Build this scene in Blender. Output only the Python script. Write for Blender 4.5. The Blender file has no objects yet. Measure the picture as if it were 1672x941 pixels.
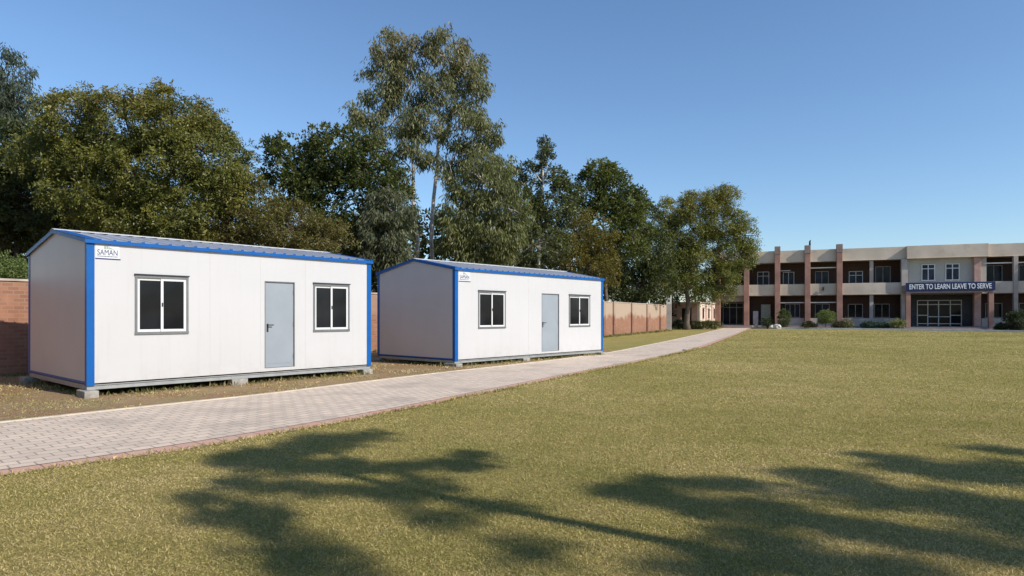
import bpy, math, random
import numpy as np
from mathutils import Vector

R = math.radians
rng = np.random.default_rng(7)
random.seed(7)
sc = bpy.context.scene
COL = sc.collection

# ------------------------------------------------------------------ camera
F, HOR, EYE = 1047.0, 515.5, 1.55          # focal length and horizon in photo pixels, eye height in m
cam_d = bpy.data.cameras.new('camera')
cam = bpy.data.objects.new('camera', cam_d)
COL.objects.link(cam)
cam.location = (0, 0, EYE)
cam.rotation_euler = (R(90), 0, 0)
cam_d.sensor_width = 36
cam_d.lens = F / 1672 * 36
cam_d.shift_y = (HOR - 470.5) / 1672
cam_d.clip_start = 0.1
cam_d.clip_end = 3000
sc.camera = cam


def at(px, py, Y):
    "point of the place seen at that picture position, Y metres ahead of the eye"
    return Vector(((px - 836) / F * Y, Y, EYE + (HOR - py) / F * Y))


def gnd(px, py):
    Y = EYE * F / (py - HOR)
    return ((px - 836) / F * Y, Y)


# ------------------------------------------------------------------ light
SUN_AZ, SUN_EL = -34.0, 36.0               # azimuth counter-clockwise from +X
S = Vector((math.cos(R(SUN_AZ)) * math.cos(R(SUN_EL)), math.sin(R(SUN_AZ)) * math.cos(R(SUN_EL)), math.sin(R(SUN_EL))))
w = bpy.data.worlds.new('World')
sc.world = w
w.use_nodes = True
nt = w.node_tree
bg = nt.nodes['Background']
sky = nt.nodes.new('ShaderNodeTexSky')
sky.sky_type = 'NISHITA'
sky.sun_disc = False
sky.sun_elevation = R(SUN_EL)
sky.sun_rotation = R(90 - SUN_AZ)
sky.altitude = 200
sky.air_density = 1.15
sky.dust_density = 0.25
sky.ozone_density = 6.0
nt.links.new(sky.outputs[0], bg.inputs[0])
bg.inputs[1].default_value = 0.12
sd = bpy.data.lights.new('sun', 'SUN')
sd.energy = 3.7
sd.angle = R(0.85)
sd.color = (1.0, 0.93, 0.83)
so = bpy.data.objects.new('sun', sd)
COL.objects.link(so)
so.location = (20, -20, 30)
so.rotation_euler = S.to_track_quat('Z', 'Y').to_euler()
sc.view_settings.view_transform = 'Standard'
sc.view_settings.look = 'None'
sc.view_settings.gamma = 1
sc.view_settings.exposure = 0.40
sc.cycles.max_bounces = 6
sc.cycles.transparent_max_bounces = 6


# ------------------------------------------------------------------ materials
def new_mat(name):
    m = bpy.data.materials.new(name)
    m.use_nodes = True
    return m, m.node_tree.nodes, m.node_tree.links, m.node_tree.nodes['Principled BSDF']


def mixc(N, L, fac, a, b, mode='MIX'):
    x = N.new('ShaderNodeMix')
    x.data_type = 'RGBA'
    x.blend_type = mode
    for sock, v in ((x.inputs[0], fac), (x.inputs[6], a), (x.inputs[7], b)):
        if hasattr(v, 'is_linked'):
            L.new(v, sock)
        elif isinstance(v, (int, float)):
            sock.default_value = v
        else:
            sock.default_value = (*v, 1)
    return x.outputs[2]


def noise(N, L, scale, vec=None, detail=4, rough=0.55, lo=0.35, hi=0.65):
    n = N.new('ShaderNodeTexNoise')
    n.inputs['Scale'].default_value = scale
    n.inputs['Detail'].default_value = detail
    n.inputs['Roughness'].default_value = rough
    if vec is not None:
        L.new(vec, n.inputs['Vector'])
    r = N.new('ShaderNodeMapRange')
    r.inputs[1].default_value = lo
    r.inputs[2].default_value = hi
    L.new(n.outputs[0], r.inputs[0])
    return r.outputs[0]


def bump(N, L, b, h, strength, dist=0.01):
    x = N.new('ShaderNodeBump')
    x.inputs['Strength'].default_value = strength
    x.inputs['Distance'].default_value = dist
    L.new(h, x.inputs['Height'])
    L.new(x.outputs[0], b.inputs['Normal'])


def pos(N):
    return N.new('ShaderNodeNewGeometry').outputs['Position']


def objco(N):
    return N.new('ShaderNodeTexCoord').outputs['Object']


def simple(name, c, rough=0.6, metal=0.0, var=0.12, vscale=2.0, bmp=0.0, bscale=40, dirt=None, spec=0.5):
    m, N, L, b = new_mat(name)
    v = objco(N)
    dark = tuple(x * (1 - var) for x in c)
    lite = tuple(min(1, x * (1 + var)) for x in c)
    col = mixc(N, L, noise(N, L, vscale, v), dark, lite)
    if dirt:
        col = mixc(N, L, noise(N, L, vscale * 2.7, v, 6, 0.7, 0.55, 0.85), col, dirt)
    L.new(col, b.inputs['Base Color'])
    b.inputs['Roughness'].default_value = rough
    b.inputs['Metallic'].default_value = metal
    b.inputs['Specular IOR Level'].default_value = spec
    if bmp:
        bump(N, L, b, noise(N, L, bscale, v, 5, 0.6, 0, 1), bmp)
    return m


def leaf_mat(name, trans=0.3, rough=0.45):
    m, N, L, b = new_mat(name)
    a = N.new('ShaderNodeAttribute')
    a.attribute_name = 'tint'
    L.new(a.outputs['Color'], b.inputs['Base Color'])
    b.inputs['Roughness'].default_value = rough
    b.inputs['Specular IOR Level'].default_value = 0.35
    t = N.new('ShaderNodeBsdfTranslucent')
    L.new(mixc(N, L, 1.0, a.outputs['Color'], (1.3, 1.5, 0.5), 'MULTIPLY'), t.inputs[0])
    x = N.new('ShaderNodeMixShader')
    x.inputs[0].default_value = trans
    L.new(b.outputs[0], x.inputs[1])
    L.new(t.outputs[0], x.inputs[2])
    L.new(x.outputs[0], N['Material Output'].inputs[0])
    return m


def brick_mat(name, c1, c2, mortar, bw=0.23, rh=0.082, mo=0.012, pale=None, zlo=1.4, zhi=1.9):
    m, N, L, b = new_mat(name)
    uv = N.new('ShaderNodeUVMap').outputs[0]
    t = N.new('ShaderNodeTexBrick')
    t.inputs['Color1'].default_value = (*c1, 1)
    t.inputs['Color2'].default_value = (*c2, 1)
    t.inputs['Mortar'].default_value = (*mortar, 1)
    t.inputs['Scale'].default_value = 1
    t.inputs['Mortar Size'].default_value = mo
    t.inputs['Brick Width'].default_value = bw
    t.inputs['Row Height'].default_value = rh
    L.new(uv, t.inputs['Vector'])
    p = pos(N)
    col = mixc(N, L, noise(N, L, 1.3, p, 5, 0.65, 0.3, 0.75), t.outputs[0], tuple(x * 0.62 for x in c1))
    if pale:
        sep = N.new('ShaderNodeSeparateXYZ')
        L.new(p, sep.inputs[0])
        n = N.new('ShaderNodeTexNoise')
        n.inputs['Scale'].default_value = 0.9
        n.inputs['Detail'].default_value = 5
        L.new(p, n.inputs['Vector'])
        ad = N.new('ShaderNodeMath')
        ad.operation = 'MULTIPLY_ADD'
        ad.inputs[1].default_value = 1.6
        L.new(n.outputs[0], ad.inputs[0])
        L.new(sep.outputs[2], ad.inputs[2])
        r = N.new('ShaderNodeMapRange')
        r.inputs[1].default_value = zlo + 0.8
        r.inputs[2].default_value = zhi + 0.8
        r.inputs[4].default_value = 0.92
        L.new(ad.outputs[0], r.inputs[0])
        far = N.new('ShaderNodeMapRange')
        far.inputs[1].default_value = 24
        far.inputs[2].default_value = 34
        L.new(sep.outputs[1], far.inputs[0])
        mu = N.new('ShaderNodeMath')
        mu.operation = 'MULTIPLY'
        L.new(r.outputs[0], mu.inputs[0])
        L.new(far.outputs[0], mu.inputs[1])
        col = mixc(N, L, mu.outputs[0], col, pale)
    L.new(col, b.inputs['Base Color'])
    b.inputs['Roughness'].default_value = 0.9
    bump(N, L, b, t.outputs['Fac'], -0.6, 0.006)
    return m


M = {}
M['panel'] = simple('white_panel', (0.56, 0.545, 0.55), 0.42, var=0.012, vscale=0.8, dirt=None)
def panel_mat():
    m, N, L, b = new_mat('white_panel')
    v = objco(N)
    mp = N.new('ShaderNodeMapping')
    mp.inputs['Scale'].default_value = (9, 9, 0.5)
    L.new(v, mp.inputs[0])
    base = mixc(N, L, noise(N, L, 0.8, v), (0.57, 0.565, 0.565), (0.55, 0.545, 0.545))
    col = mixc(N, L, noise(N, L, 1.0, mp.outputs[0], 5, 0.7, 0.52, 1.9), base, (0.40, 0.36, 0.31))   # faint rain streaks
    sep = N.new('ShaderNodeSeparateXYZ')
    L.new(v, sep.inputs[0])
    r = N.new('ShaderNodeMapRange')
    r.inputs[1].default_value = 0.62
    r.inputs[2].default_value = 0.2
    L.new(sep.outputs[2], r.inputs[0])
    mu = N.new('ShaderNodeMath')
    mu.operation = 'MULTIPLY'
    L.new(r.outputs[0], mu.inputs[0])
    L.new(noise(N, L, 3.5, v, 6, 0.7, 0.45, 1.35), mu.inputs[1])
    col = mixc(N, L, mu.outputs[0], col, (0.36, 0.29, 0.21))                                        # splashed soil near the base
    L.new(col, b.inputs['Base Color'])
    b.inputs['Roughness'].default_value = 0.42
    return m


M['panel'] = panel_mat()
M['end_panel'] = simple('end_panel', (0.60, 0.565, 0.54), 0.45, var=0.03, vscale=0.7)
M['blue'] = simple('blue_paint', (0.003, 0.100, 0.36), 0.42, var=0.06, vscale=4, spec=0.3)
M['roof'] = simple('roof_sheet', (0.50, 0.50, 0.52), 0.38, 0.25, var=0.08, vscale=1.2)
M['frame_steel'] = simple('frame_steel', (0.34, 0.35, 0.345), 0.5, 0.2, var=0.1, vscale=5, dirt=(0.25, 0.2, 0.15))
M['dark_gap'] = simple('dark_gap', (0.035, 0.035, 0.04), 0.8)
M['alu'] = simple('aluminium', (0.22, 0.225, 0.23), 0.4, 0.5, var=0.08, vscale=6)
M['white'] = simple('white_frame', (0.68, 0.68, 0.67), 0.4, var=0.03)
M['door'] = simple('door_paint', (0.29, 0.325, 0.36), 0.45, var=0.04, vscale=1.5)
M['black'] = simple('black_plastic', (0.015, 0.015, 0.017), 0.4)
M['navy'] = simple('navy_print', (0.01, 0.035, 0.15), 0.5)
M['emblem'] = simple('grey_green_print', (0.3, 0.38, 0.33), 0.5)
M['concrete'] = simple('concrete', (0.33, 0.31, 0.27), 0.9, var=0.25, vscale=9, bmp=0.5, dirt=(0.18, 0.14, 0.1))
M['band'] = simple('cream_render', (0.60, 0.51, 0.41), 0.85, var=0.13, vscale=0.35, dirt=(0.33, 0.29, 0.24), bmp=0.2)
M['grey_wall'] = simple('grey_render', (0.44, 0.43, 0.385), 0.85, var=0.08, vscale=0.5)
M['column'] = simple('rose_render', (0.35, 0.195, 0.15), 0.85, var=0.2, vscale=0.8, bmp=0.2)
M['cap'] = simple('column_cap', (0.27, 0.20, 0.175), 0.85, var=0.15)
M['plinth'] = simple('plinth_stone', (0.27, 0.22, 0.21), 0.85, var=0.15)
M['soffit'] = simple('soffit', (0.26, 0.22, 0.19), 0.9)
M['dado'] = simple('dado_render', (0.42, 0.37, 0.33), 0.85, var=0.15, vscale=0.8)
M['slate'] = simple('slate_cladding', (0.045, 0.045, 0.048), 0.6, var=0.3, vscale=3)
M['signblue'] = simple('sign_navy', (0.006, 0.016, 0.085), 0.45, var=0.1)
M['letters'] = simple('sign_letters', (0.78, 0.81, 0.84), 0.5, var=0.02)
M['cream'] = simple('cream_wall', (0.66, 0.56, 0.46), 0.8, var=0.08, vscale=0.9)
M['pink'] = simple('pink_render', (0.48, 0.30, 0.25), 0.85)
M['curtain'] = simple('pale_curtain', (0.42, 0.47, 0.42), 0.8, var=0.15, vscale=5)
M['bark'] = simple('bark', (0.13, 0.10, 0.075), 0.95, var=0.3, vscale=7, bmp=0.7, bscale=25)
M['pale_bark'] = simple('pale_bark', (0.50, 0.46, 0.40), 0.85, var=0.2, vscale=2.5, dirt=(0.25, 0.2, 0.15))
M['whitewash'] = simple('whitewash', (0.7, 0.68, 0.64), 0.85, var=0.1, vscale=3, dirt=(0.4, 0.36, 0.3))
M['stone'] = simple('pale_stone', (0.55, 0.53, 0.49), 0.9, var=0.2, vscale=6, bmp=0.4)
M['kerb'] = simple('kerb_paint', (0.76, 0.73, 0.66), 0.9, var=0.12, vscale=1.5, dirt=(0.35, 0.3, 0.22))
M['edge_pale'] = simple('pale_edging', (0.56, 0.49, 0.38), 0.9, var=0.15, vscale=3, dirt=(0.36, 0.3, 0.2))
M['cabinet'] = simple('cabinet_grey', (0.32, 0.33, 0.36), 0.5)
M['leaf'] = leaf_mat('leaf', 0.28)
M['blade'] = leaf_mat('grass_blade', 0.2, 0.7)
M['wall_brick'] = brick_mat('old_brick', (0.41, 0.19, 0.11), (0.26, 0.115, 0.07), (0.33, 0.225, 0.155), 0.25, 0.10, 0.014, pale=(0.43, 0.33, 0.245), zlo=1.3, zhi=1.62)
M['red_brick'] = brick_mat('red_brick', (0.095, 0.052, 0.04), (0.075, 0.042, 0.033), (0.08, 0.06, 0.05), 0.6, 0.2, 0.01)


def glass(name, c, rough=0.06):
    m, N, L, b = new_mat(name)
    L.new(mixc(N, L, noise(N, L, 0.9, objco(N), 2, 0.5, 0.4, 0.6), c, tuple(x * 2.2 for x in c)), b.inputs['Base Color'])
    b.inputs['Roughness'].default_value = rough
    b.inputs['Specular IOR Level'].default_value = 0.12
    return m


M['pane'] = glass('dark_glass', (0.009, 0.010, 0.012))
M['pane_blue'] = glass('blue_glass', (0.02, 0.024, 0.036), 0.1)


def lawn_mat():
    m, N, L, b = new_mat('lawn_turf')
    p = pos(N)
    c = mixc(N, L, noise(N, L, 0.22, p, 4, 0.6, 0.35, 0.65), (0.43, 0.36, 0.12), (0.50, 0.40, 0.17))
    c = mixc(N, L, noise(N, L, 0.9, p, 5, 0.65, 0.42, 0.66), c, (0.33, 0.31, 0.09))
    c = mixc(N, L, noise(N, L, 0.55, p, 6, 0.7, 0.54, 0.68), c, (0.56, 0.43, 0.22))
    c = mixc(N, L, noise(N, L, 7, p, 5, 0.7, 0.48, 0.75), c, (0.58, 0.45, 0.22))
    c = mixc(N, L, noise(N, L, 38, p, 4, 0.7, 0.4, 0.7), mixc(N, L, 1, c, (0.68, 0.69, 0.62), 'MULTIPLY'), c)
    mp = N.new('ShaderNodeMapping')
    mp.inputs['Scale'].default_value = (1, 1, 1)
    L.new(p, mp.inputs[0])
    c = mixc(N, L, noise(N, L, 130, mp.outputs[0], 2, 0.7, 0.35, 0.7), mixc(N, L, 1, c, (0.72, 0.72, 0.66), 'MULTIPLY'), mixc(N, L, 1, c, (1.2, 1.17, 1.15), 'MULTIPLY'))
    L.new(c, b.inputs['Base Color'])
    b.inputs['Roughness'].default_value = 1
    b.inputs['Specular IOR Level'].default_value = 0.1
    bump(N, L, b, noise(N, L, 60, p, 5, 0.7, 0, 1), 0.8, 0.03)
    return m


def soil_mat():
    m, N, L, b = new_mat('dry_ground')
    p = pos(N)
    c = mixc(N, L, noise(N, L, 0.5, p, 5, 0.6, 0.36, 0.56), (0.48, 0.35, 0.20), (0.40, 0.235, 0.13))
    c = mixc(N, L, noise(N, L, 1.7, p, 6, 0.7, 0.47, 0.66), c, (0.36, 0.30, 0.125))
    c = mixc(N, L, noise(N, L, 9, p, 6, 0.75, 0.45, 0.7), c, (0.54, 0.43, 0.26))
    c = mixc(N, L, noise(N, L, 35, p, 5, 0.7, 0.35, 0.6), mixc(N, L, 1, c, (0.55, 0.52, 0.5), 'MULTIPLY'), c)
    L.new(c, b.inputs['Base Color'])
    b.inputs['Roughness'].default_value = 1
    b.inputs['Specular IOR Level'].default_value = 0.1
    bump(N, L, b, noise(N, L, 22, p, 6, 0.7, 0, 1), 1.0, 0.05)
    return m


def paver_mat(name, c1, c2, mortar, bw, rh, mo, off=0.5, stain=(0.33, 0.28, 0.23)):
    m, N, L, b = new_mat(name)
    uv = N.new('ShaderNodeUVMap').outputs[0]
    t = N.new('ShaderNodeTexBrick')
    t.offset = off
    t.inputs['Color1'].default_value = (*c1, 1)
    t.inputs['Color2'].default_value = (*c2, 1)
    t.inputs['Mortar'].default_value = (*mortar, 1)
    t.inputs['Scale'].default_value = 1
    t.inputs['Mortar Size'].default_value = mo
    t.inputs['Mortar Smooth'].default_value = 0.3
    t.inputs['Brick Width'].default_value = bw
    t.inputs['Row Height'].default_value = rh
    L.new(uv, t.inputs['Vector'])
    p = pos(N)
    c = mixc(N, L, noise(N, L, 0.7, p, 5, 0.6, 0.5, 0.8), t.outputs[0], stain)
    c = mixc(N, L, noise(N, L, 50, p, 4, 0.7, 0.2, 0.8), mixc(N, L, 1, c, (0.86, 0.86, 0.86), 'MULTIPLY'), mixc(N, L, 1, c, (1.1, 1.1, 1.1), 'MULTIPLY'))
    L.new(c, b.inputs['Base Color'])
    b.inputs['Roughness'].default_value = 0.92
    bump(N, L, b, t.outputs['Fac'], -0.5, 0.008)
    return m


M['lawn'] = lawn_mat()
M['soil'] = soil_mat()
M['paver'] = paver_mat('cream_pavers', (0.73, 0.585, 0.45), (0.62, 0.505, 0.395), (0.34, 0.27, 0.205), 0.22, 0.16, 0.010)
M['red_paver'] = paver_mat('red_pavers', (0.62, 0.32, 0.23), (0.58, 0.37, 0.28), (0.28, 0.19, 0.14), 0.26, 0.4, 0.012, stain=(0.42, 0.33, 0.25))


# ------------------------------------------------------------------ mesh building
class MB:
    def __init__(s):
        s.v, s.f = [], []

    def quadbox(s, P):
        "P: 8 corners, bottom ring then top ring (counter-clockwise from above)"
        o = len(s.v)
        s.v += [tuple(p) for p in P]
        s.f += [tuple(o + i for i in q) for q in ((3, 2, 1, 0), (4, 5, 6, 7), (0, 1, 5, 4), (1, 2, 6, 5), (2, 3, 7, 6), (3, 0, 4, 7))]
        return s

    def box(s, x0, x1, y0, y1, z0, z1):
        return s.quadbox([(x0, y0, z0), (x1, y0, z0), (x1, y1, z0), (x0, y1, z0), (x0, y0, z1), (x1, y0, z1), (x1, y1, z1), (x0, y1, z1)])

    def prism(s, pts, vec):
        "polygon pts (3-D) extruded by vec"
        o, n = len(s.v), len(pts)
        s.v += [tuple(p) for p in pts] + [tuple(Vector(p) + Vector(vec)) for p in pts]
        s.f.append(tuple(o + i for i in range(n))[::-1])
        s.f.append(tuple(o + n + i for i in range(n)))
        for i in range(n):
            j = (i + 1) % n
            s.f.append((o + i, o + j, o + n + j, o + n + i))
        return s

    def tube(s, pts, rad, n=6, cap=True):
        o = len(s.v)
        pts = [Vector(p) for p in pts]
        for i, p in enumerate(pts):
            d = (pts[min(i + 1, len(pts) - 1)] - pts[max(i - 1, 0)]).normalized()
            a = d.cross(Vector((0.31, 0.95, 0.05)))
            if a.length < 0.05:
                a = d.cross(Vector((1, 0, 0)))
            a.normalize()
            b = d.cross(a)
            for k in range(n):
                t = 2 * math.pi * k / n
                s.v.append(tuple(p + (a * math.cos(t) + b * math.sin(t)) * rad[i]))
        for i in range(len(pts) - 1):
            for k in range(n):
                s.f.append((o + i * n + k, o + i * n + (k + 1) % n, o + (i + 1) * n + (k + 1) % n, o + (i + 1) * n + k))
        if cap:
            s.f.append(tuple(o + k for k in range(n))[::-1])
            s.f.append(tuple(o + (len(pts) - 1) * n + k for k in range(n)))
        return s

    def build(s, name, mat, parent=None, smooth=False, bevel=0, uv=True, fix=True):
        me = bpy.data.meshes.new(name)
        me.from_pydata(s.v, [], s.f)
        if fix:
            import bmesh
            bm = bmesh.new()
            bm.from_mesh(me)
            bmesh.ops.recalc_face_normals(bm, faces=bm.faces)
            bm.to_mesh(me)
            bm.free()
        if uv:
            lay = me.uv_layers.new(name='UVMap')
            for p in me.polygons:
                n = p.normal
                if abs(n.z) > 0.7:
                    for li in p.loop_indices:
                        c = me.vertices[me.loops[li].vertex_index].co
                        lay.data[li].uv = (c.x, c.y)
                else:
                    t = Vector((-n.y, n.x, 0)).normalized()
                    for li in p.loop_indices:
                        c = me.vertices[me.loops[li].vertex_index].co
                        lay.data[li].uv = (c.dot(t), c.z)
        if smooth:
            me.polygons.foreach_set('use_smooth', [True] * len(me.polygons))
        me.materials.append(mat)
        o = bpy.data.objects.new(name, me)
        COL.objects.link(o)
        if parent:
            o.parent = parent
        if bevel:
            b = o.modifiers.new('bevel', 'BEVEL')
            b.width = bevel
            b.segments = 2
            b.limit_method = 'ANGLE'
        return o


def tag(o, label, cat, group=None):
    o['label'] = label
    o['category'] = cat
    if group:
        o['group'] = group
    return o


def thing(name, label, cat, loc=(0, 0, 0), rz=0, group=None):
    o = bpy.data.objects.new(name, None)
    o.empty_display_size = 0.3
    COL.objects.link(o)
    o.location = loc
    o.rotation_euler = (0, 0, rz)
    return tag(o, label, cat, group)


def struct(o):
    o['kind'] = 'structure'
    return o


def text_mesh(body, name, mat, parent, width, height, loc, rot, bold=0.0, depth=0.006):
    cu = bpy.data.curves.new(name, 'FONT')
    cu.body = body
    cu.size = 1
    cu.extrude = 0.02
    cu.offset = bold
    t = bpy.data.objects.new(name, cu)
    COL.objects.link(t)
    bpy.context.view_layer.update()
    me = bpy.data.meshes.new_from_object(t.evaluated_get(bpy.context.evaluated_depsgraph_get()))
    COL.objects.unlink(t)
    bpy.data.objects.remove(t)
    co = np.empty(len(me.vertices) * 3)
    me.vertices.foreach_get('co', co)
    co = co.reshape(-1, 3)
    lo, hi = co.min(0), co.max(0)
    co = (co - lo) / (hi - lo) * np.array([width, height, depth])
    me.vertices.foreach_set('co', co.ravel())
    me.update()
    me.materials.clear()
    me.materials.append(mat)
    o = bpy.data.objects.new(name, me)
    COL.objects.link(o)
    o.parent = parent
    o.location = loc
    o.rotation_euler = rot
    return o


# ------------------------------------------------------------------ foliage
def rand_dirs(n):
    d = rng.normal(size=(n, 3))
    return d / np.linalg.norm(d, axis=1, keepdims=True)


def unit(a):
    return a / np.maximum(np.linalg.norm(a, axis=1, keepdims=True), 1e-6)


def leaf_object(name, P, D, Ln, Wd, col, mat, parent=None, fold=0.12):
    n = len(P)
    D = unit(D)
    Sd = unit(np.cross(D, rand_dirs(n)))
    Nn = np.cross(Sd, D)
    Ln = np.asarray(Ln).reshape(-1, 1) * np.ones((n, 1))
    Wd = np.asarray(Wd).reshape(-1, 1) * np.ones((n, 1))
    mid = P + D * Ln * 0.45 - Nn * Wd * fold
    V = np.stack([P, mid + Sd * Wd * 0.5, P + D * Ln - Nn * Ln * 0.06, mid - Sd * Wd * 0.5], 1).reshape(-1, 3)
    me = bpy.data.meshes.new(name)
    me.vertices.add(4 * n)
    me.vertices.foreach_set('co', V.astype(np.float32).ravel())
    me.loops.add(4 * n)
    me.loops.foreach_set('vertex_index', np.arange(4 * n, dtype=np.int32))
    me.polygons.add(n)
    me.polygons.foreach_set('loop_start', np.arange(n, dtype=np.int32) * 4)
    ca = me.color_attributes.new('tint', 'FLOAT_COLOR', 'POINT')
    c4 = np.ones((4 * n, 4), np.float32)
    c4[:, :3] = np.repeat(col, 4, axis=0)
    ca.data.foreach_set('color', c4.ravel())
    me.update(calc_edges=True)
    me.materials.append(mat)
    o = bpy.data.objects.new(name, me)
    COL.objects.link(o)
    if parent:
        o.parent = parent
    return o


def crown_points(ells, n_sub, per_sub, rs=(0.35, 0.75), inner=0.55):
    "ells: (center, radii).  Clumps spread through each ellipsoid, sprigs spread through each clump."
    vol = np.array([np.prod(r) ** (2 / 3) for _, r in ells])
    ns = np.maximum(3, (vol / vol.sum() * n_sub).astype(int))
    P, O, T, Q = [], [], [], []
    for (c, r), k in zip(ells, ns):
        c, r = np.array(c), np.array(r)
        d = rand_dirs(k)
        q = c + r * d * (inner + (1 - inner) * rng.random((k, 1)) ** 0.6)
        sr = rng.uniform(rs[0], rs[1], (k, 1))
        d2 = rand_dirs(k * per_sub)
        qq = np.repeat(q, per_sub, 0)
        p = qq + d2 * np.repeat(sr, per_sub, 0) * (rng.random((k * per_sub, 1)) ** 0.45) * np.array([1, 1, 0.75])
        o = unit((p - c) / r ** 2 * r.mean() * 0.6 + d2 * 0.6 + np.array([0, 0, 0.25]))
        P.append(p); O.append(o); Q.append(q)
        T.append(np.repeat(rng.random(k), per_sub))
    return np.concatenate(P), np.concatenate(O), np.concatenate(T), np.concatenate(Q)


def sprig_leaves(P, O, T, mode, m, size, asp=0.45):
    "turn every sprig point into m leaves; returns P, D, L, W, sprig index"
    n = len(P)
    if mode == 'pinnate':                       # several feathered leaves radiating from each sprig
        fr = 3
        k = max(2, m // fr)
        idx = np.repeat(np.arange(n), fr)
        ax = unit(O[idx] * 0.7 + rand_dirs(n * fr) + np.array([0, 0, -0.15]))
        ln = size * 3.2 * rng.uniform(0.7, 1.2, (n * fr, 1))
        sd = unit(np.cross(ax, rand_dirs(n * fr)))
        i2 = np.repeat(np.arange(n * fr), k)
        t = np.tile((np.arange(k) + 0.7) / k, n * fr).reshape(-1, 1)
        sg = np.tile(np.where(np.arange(k) % 2 == 0, 1, -1), n * fr).reshape(-1, 1)
        p = P[idx][i2] + ax[i2] * ln[i2] * t + np.array([0, 0, -0.35]) * ln[i2] * t ** 2
        d = ax[i2] * 0.55 + sd[i2] * sg + np.array([0, 0, -0.25])
        return p, d, size * rng.uniform(0.8, 1.2, len(p)), size * asp * np.ones(len(p)), idx[i2]
    idx = np.repeat(np.arange(n), m)
    N_ = n * m
    if mode == 'droop':                         # long narrow hanging leaves
        p = P[idx] + rand_dirs(N_) * size * 0.9
        d = O[idx] * 0.25 + rand_dirs(N_) * 0.55 + np.array([0, 0, -0.9])
        return p, d, size * rng.uniform(0.7, 1.4, N_), size * asp * rng.uniform(0.8, 1.2, N_), idx
    p = P[idx] + rand_dirs(N_) * size * (1.0 if mode == 'broad' else 1.6) * rng.random((N_, 1))
    d = O[idx] * 0.8 + rand_dirs(N_) * 0.9 + np.array([0, 0, -0.1])
    return p, d, size * rng.uniform(0.7, 1.3, N_), size * asp * rng.uniform(0.8, 1.2, N_), idx


def foliage(name, ells, pal, parent, mode='broad', n_sub=150, per_sub=14, m=8, size=0.16, asp=0.45, rs=(0.35, 0.75), inner=0.55, young=None, mat=None):
    P, O, T, Q = crown_points(ells, n_sub, per_sub, rs, inner)
    p, d, l, wd, idx = sprig_leaves(P, O, T, mode, m, size, asp)
    a, b = np.array(pal[0]), np.array(pal[1])
    t = np.clip(T[idx] * 0.7 + rng.random(len(P))[idx] * 0.3, 0, 1).reshape(-1, 1)
    col = a * (1 - t) + b * t
    if young is not None:                       # reddish young growth on the upper shoots
        h = (P[:, 2] - P[:, 2].min()) / np.ptp(P[:, 2])
        yy = np.clip((h - young[1]) * 1.6, 0, 1) * (rng.random(len(P)) < 0.55)
        y = yy[idx].reshape(-1, 1)
        col = col * (1 - y) + np.array(young[0]) * y
    col = col * rng.uniform(0.9, 1.6, (len(p), 1))
    org = np.array(parent.location) if parent else np.zeros(3)
    o = leaf_object(name, p - org, d, l, wd, col, mat or M['leaf'], parent)
    return o, Q - org


def curve_pts(a, b, n=5, wob=0.08, sag=0.0):
    a, b = Vector(a), Vector(b)
    d = (b - a).length
    out = []
    for i in range(n):
        t = i / (n - 1)
        k = math.sin(math.pi * t)
        out.append(a.lerp(b, t) + Vector((random.uniform(-1, 1), random.uniform(-1, 1), random.uniform(-0.5, 0.5) + sag)) * (wob * d * k))
    return out


def limbs(parent, base, ells, Q, r0, fork, mat, trunks=None, twig=0.5, twig_r=0.02):
    "tapered trunk(s) from the ground, limbs into every crown mass, twigs into the clumps"
    org = Vector(parent.location)
    mb = MB()
    tops = []
    for tb, tt, rr in (trunks or [(Vector(base), Vector(fork), r0)]):
        tb, tt = Vector(tb) - org, Vector(tt) - org
        pts = curve_pts(tb, tt, 7, 0.03)
        rad = [rr * (1.35 if i == 0 else 1 - 0.45 * i / 6) for i in range(7)]
        mb.tube(pts, rad, 9)
        tops.append((tt, rr * 0.55, pts))
    cs = []
    for c, r in sorted(ells, key=lambda e_: min((Vector(e_[0]) - org - t_[0]).length for t_ in tops)):
        c = Vector(c) - org
        near = min(cs, key=lambda t_: (t_[0] - c).length) if cs else None
        d0 = min((t_[0] - c).length for t_ in tops)
        if near and (near[0] - c).length < 0.55 * d0:       # grows on from a limb already there
            pts = curve_pts(near[1][-2], c, 5, 0.1, 0.3)
            r1 = max(near[2] * 1.6, 0.012)
            mb.tube(pts, [r1 * (1 - 0.14 * i) for i in range(5)], 6)
            cs.append((c, pts, r1 * 0.45))
            continue
        tp = min(tops, key=lambda t: (t[0] - c).length)
        st = tp[0] if c.z > tp[0].z else min(tp[2][2:], key=lambda q: (q - c).length + abs(q.z - (c.z - (c - q).length * 0.5)))
        rr = tp[1]
        pts = curve_pts(st, c, 5, 0.09, 0.4)
        mb.tube(pts, [rr * (0.75 - 0.13 * i) for i in range(5)], 6)
        cs.append((c, pts, rr * 0.2))
    for q in Q:
        if random.random() < twig:
            q = Vector(q)
            c = min(cs, key=lambda t: (t[0] - q).length)
            st = min(c[1][2:], key=lambda s: (s - q).length)
            mb.tube(curve_pts(st, q, 3, 0.12), [max(twig_r * 1.6, c[2] * 0.6), twig_r, twig_r * 0.5], 4, False)
    return mb.build('trunk', mat, parent, True, uv=False, fix=False)


def E(px, py, Y, rx, ry, rd):
    "crown mass seen at that place with those picture radii; rd = its depth radius in metres"
    k = Y / F
    return (tuple(at(px, py, Y)), (rx * k, rd, ry * k))


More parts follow.
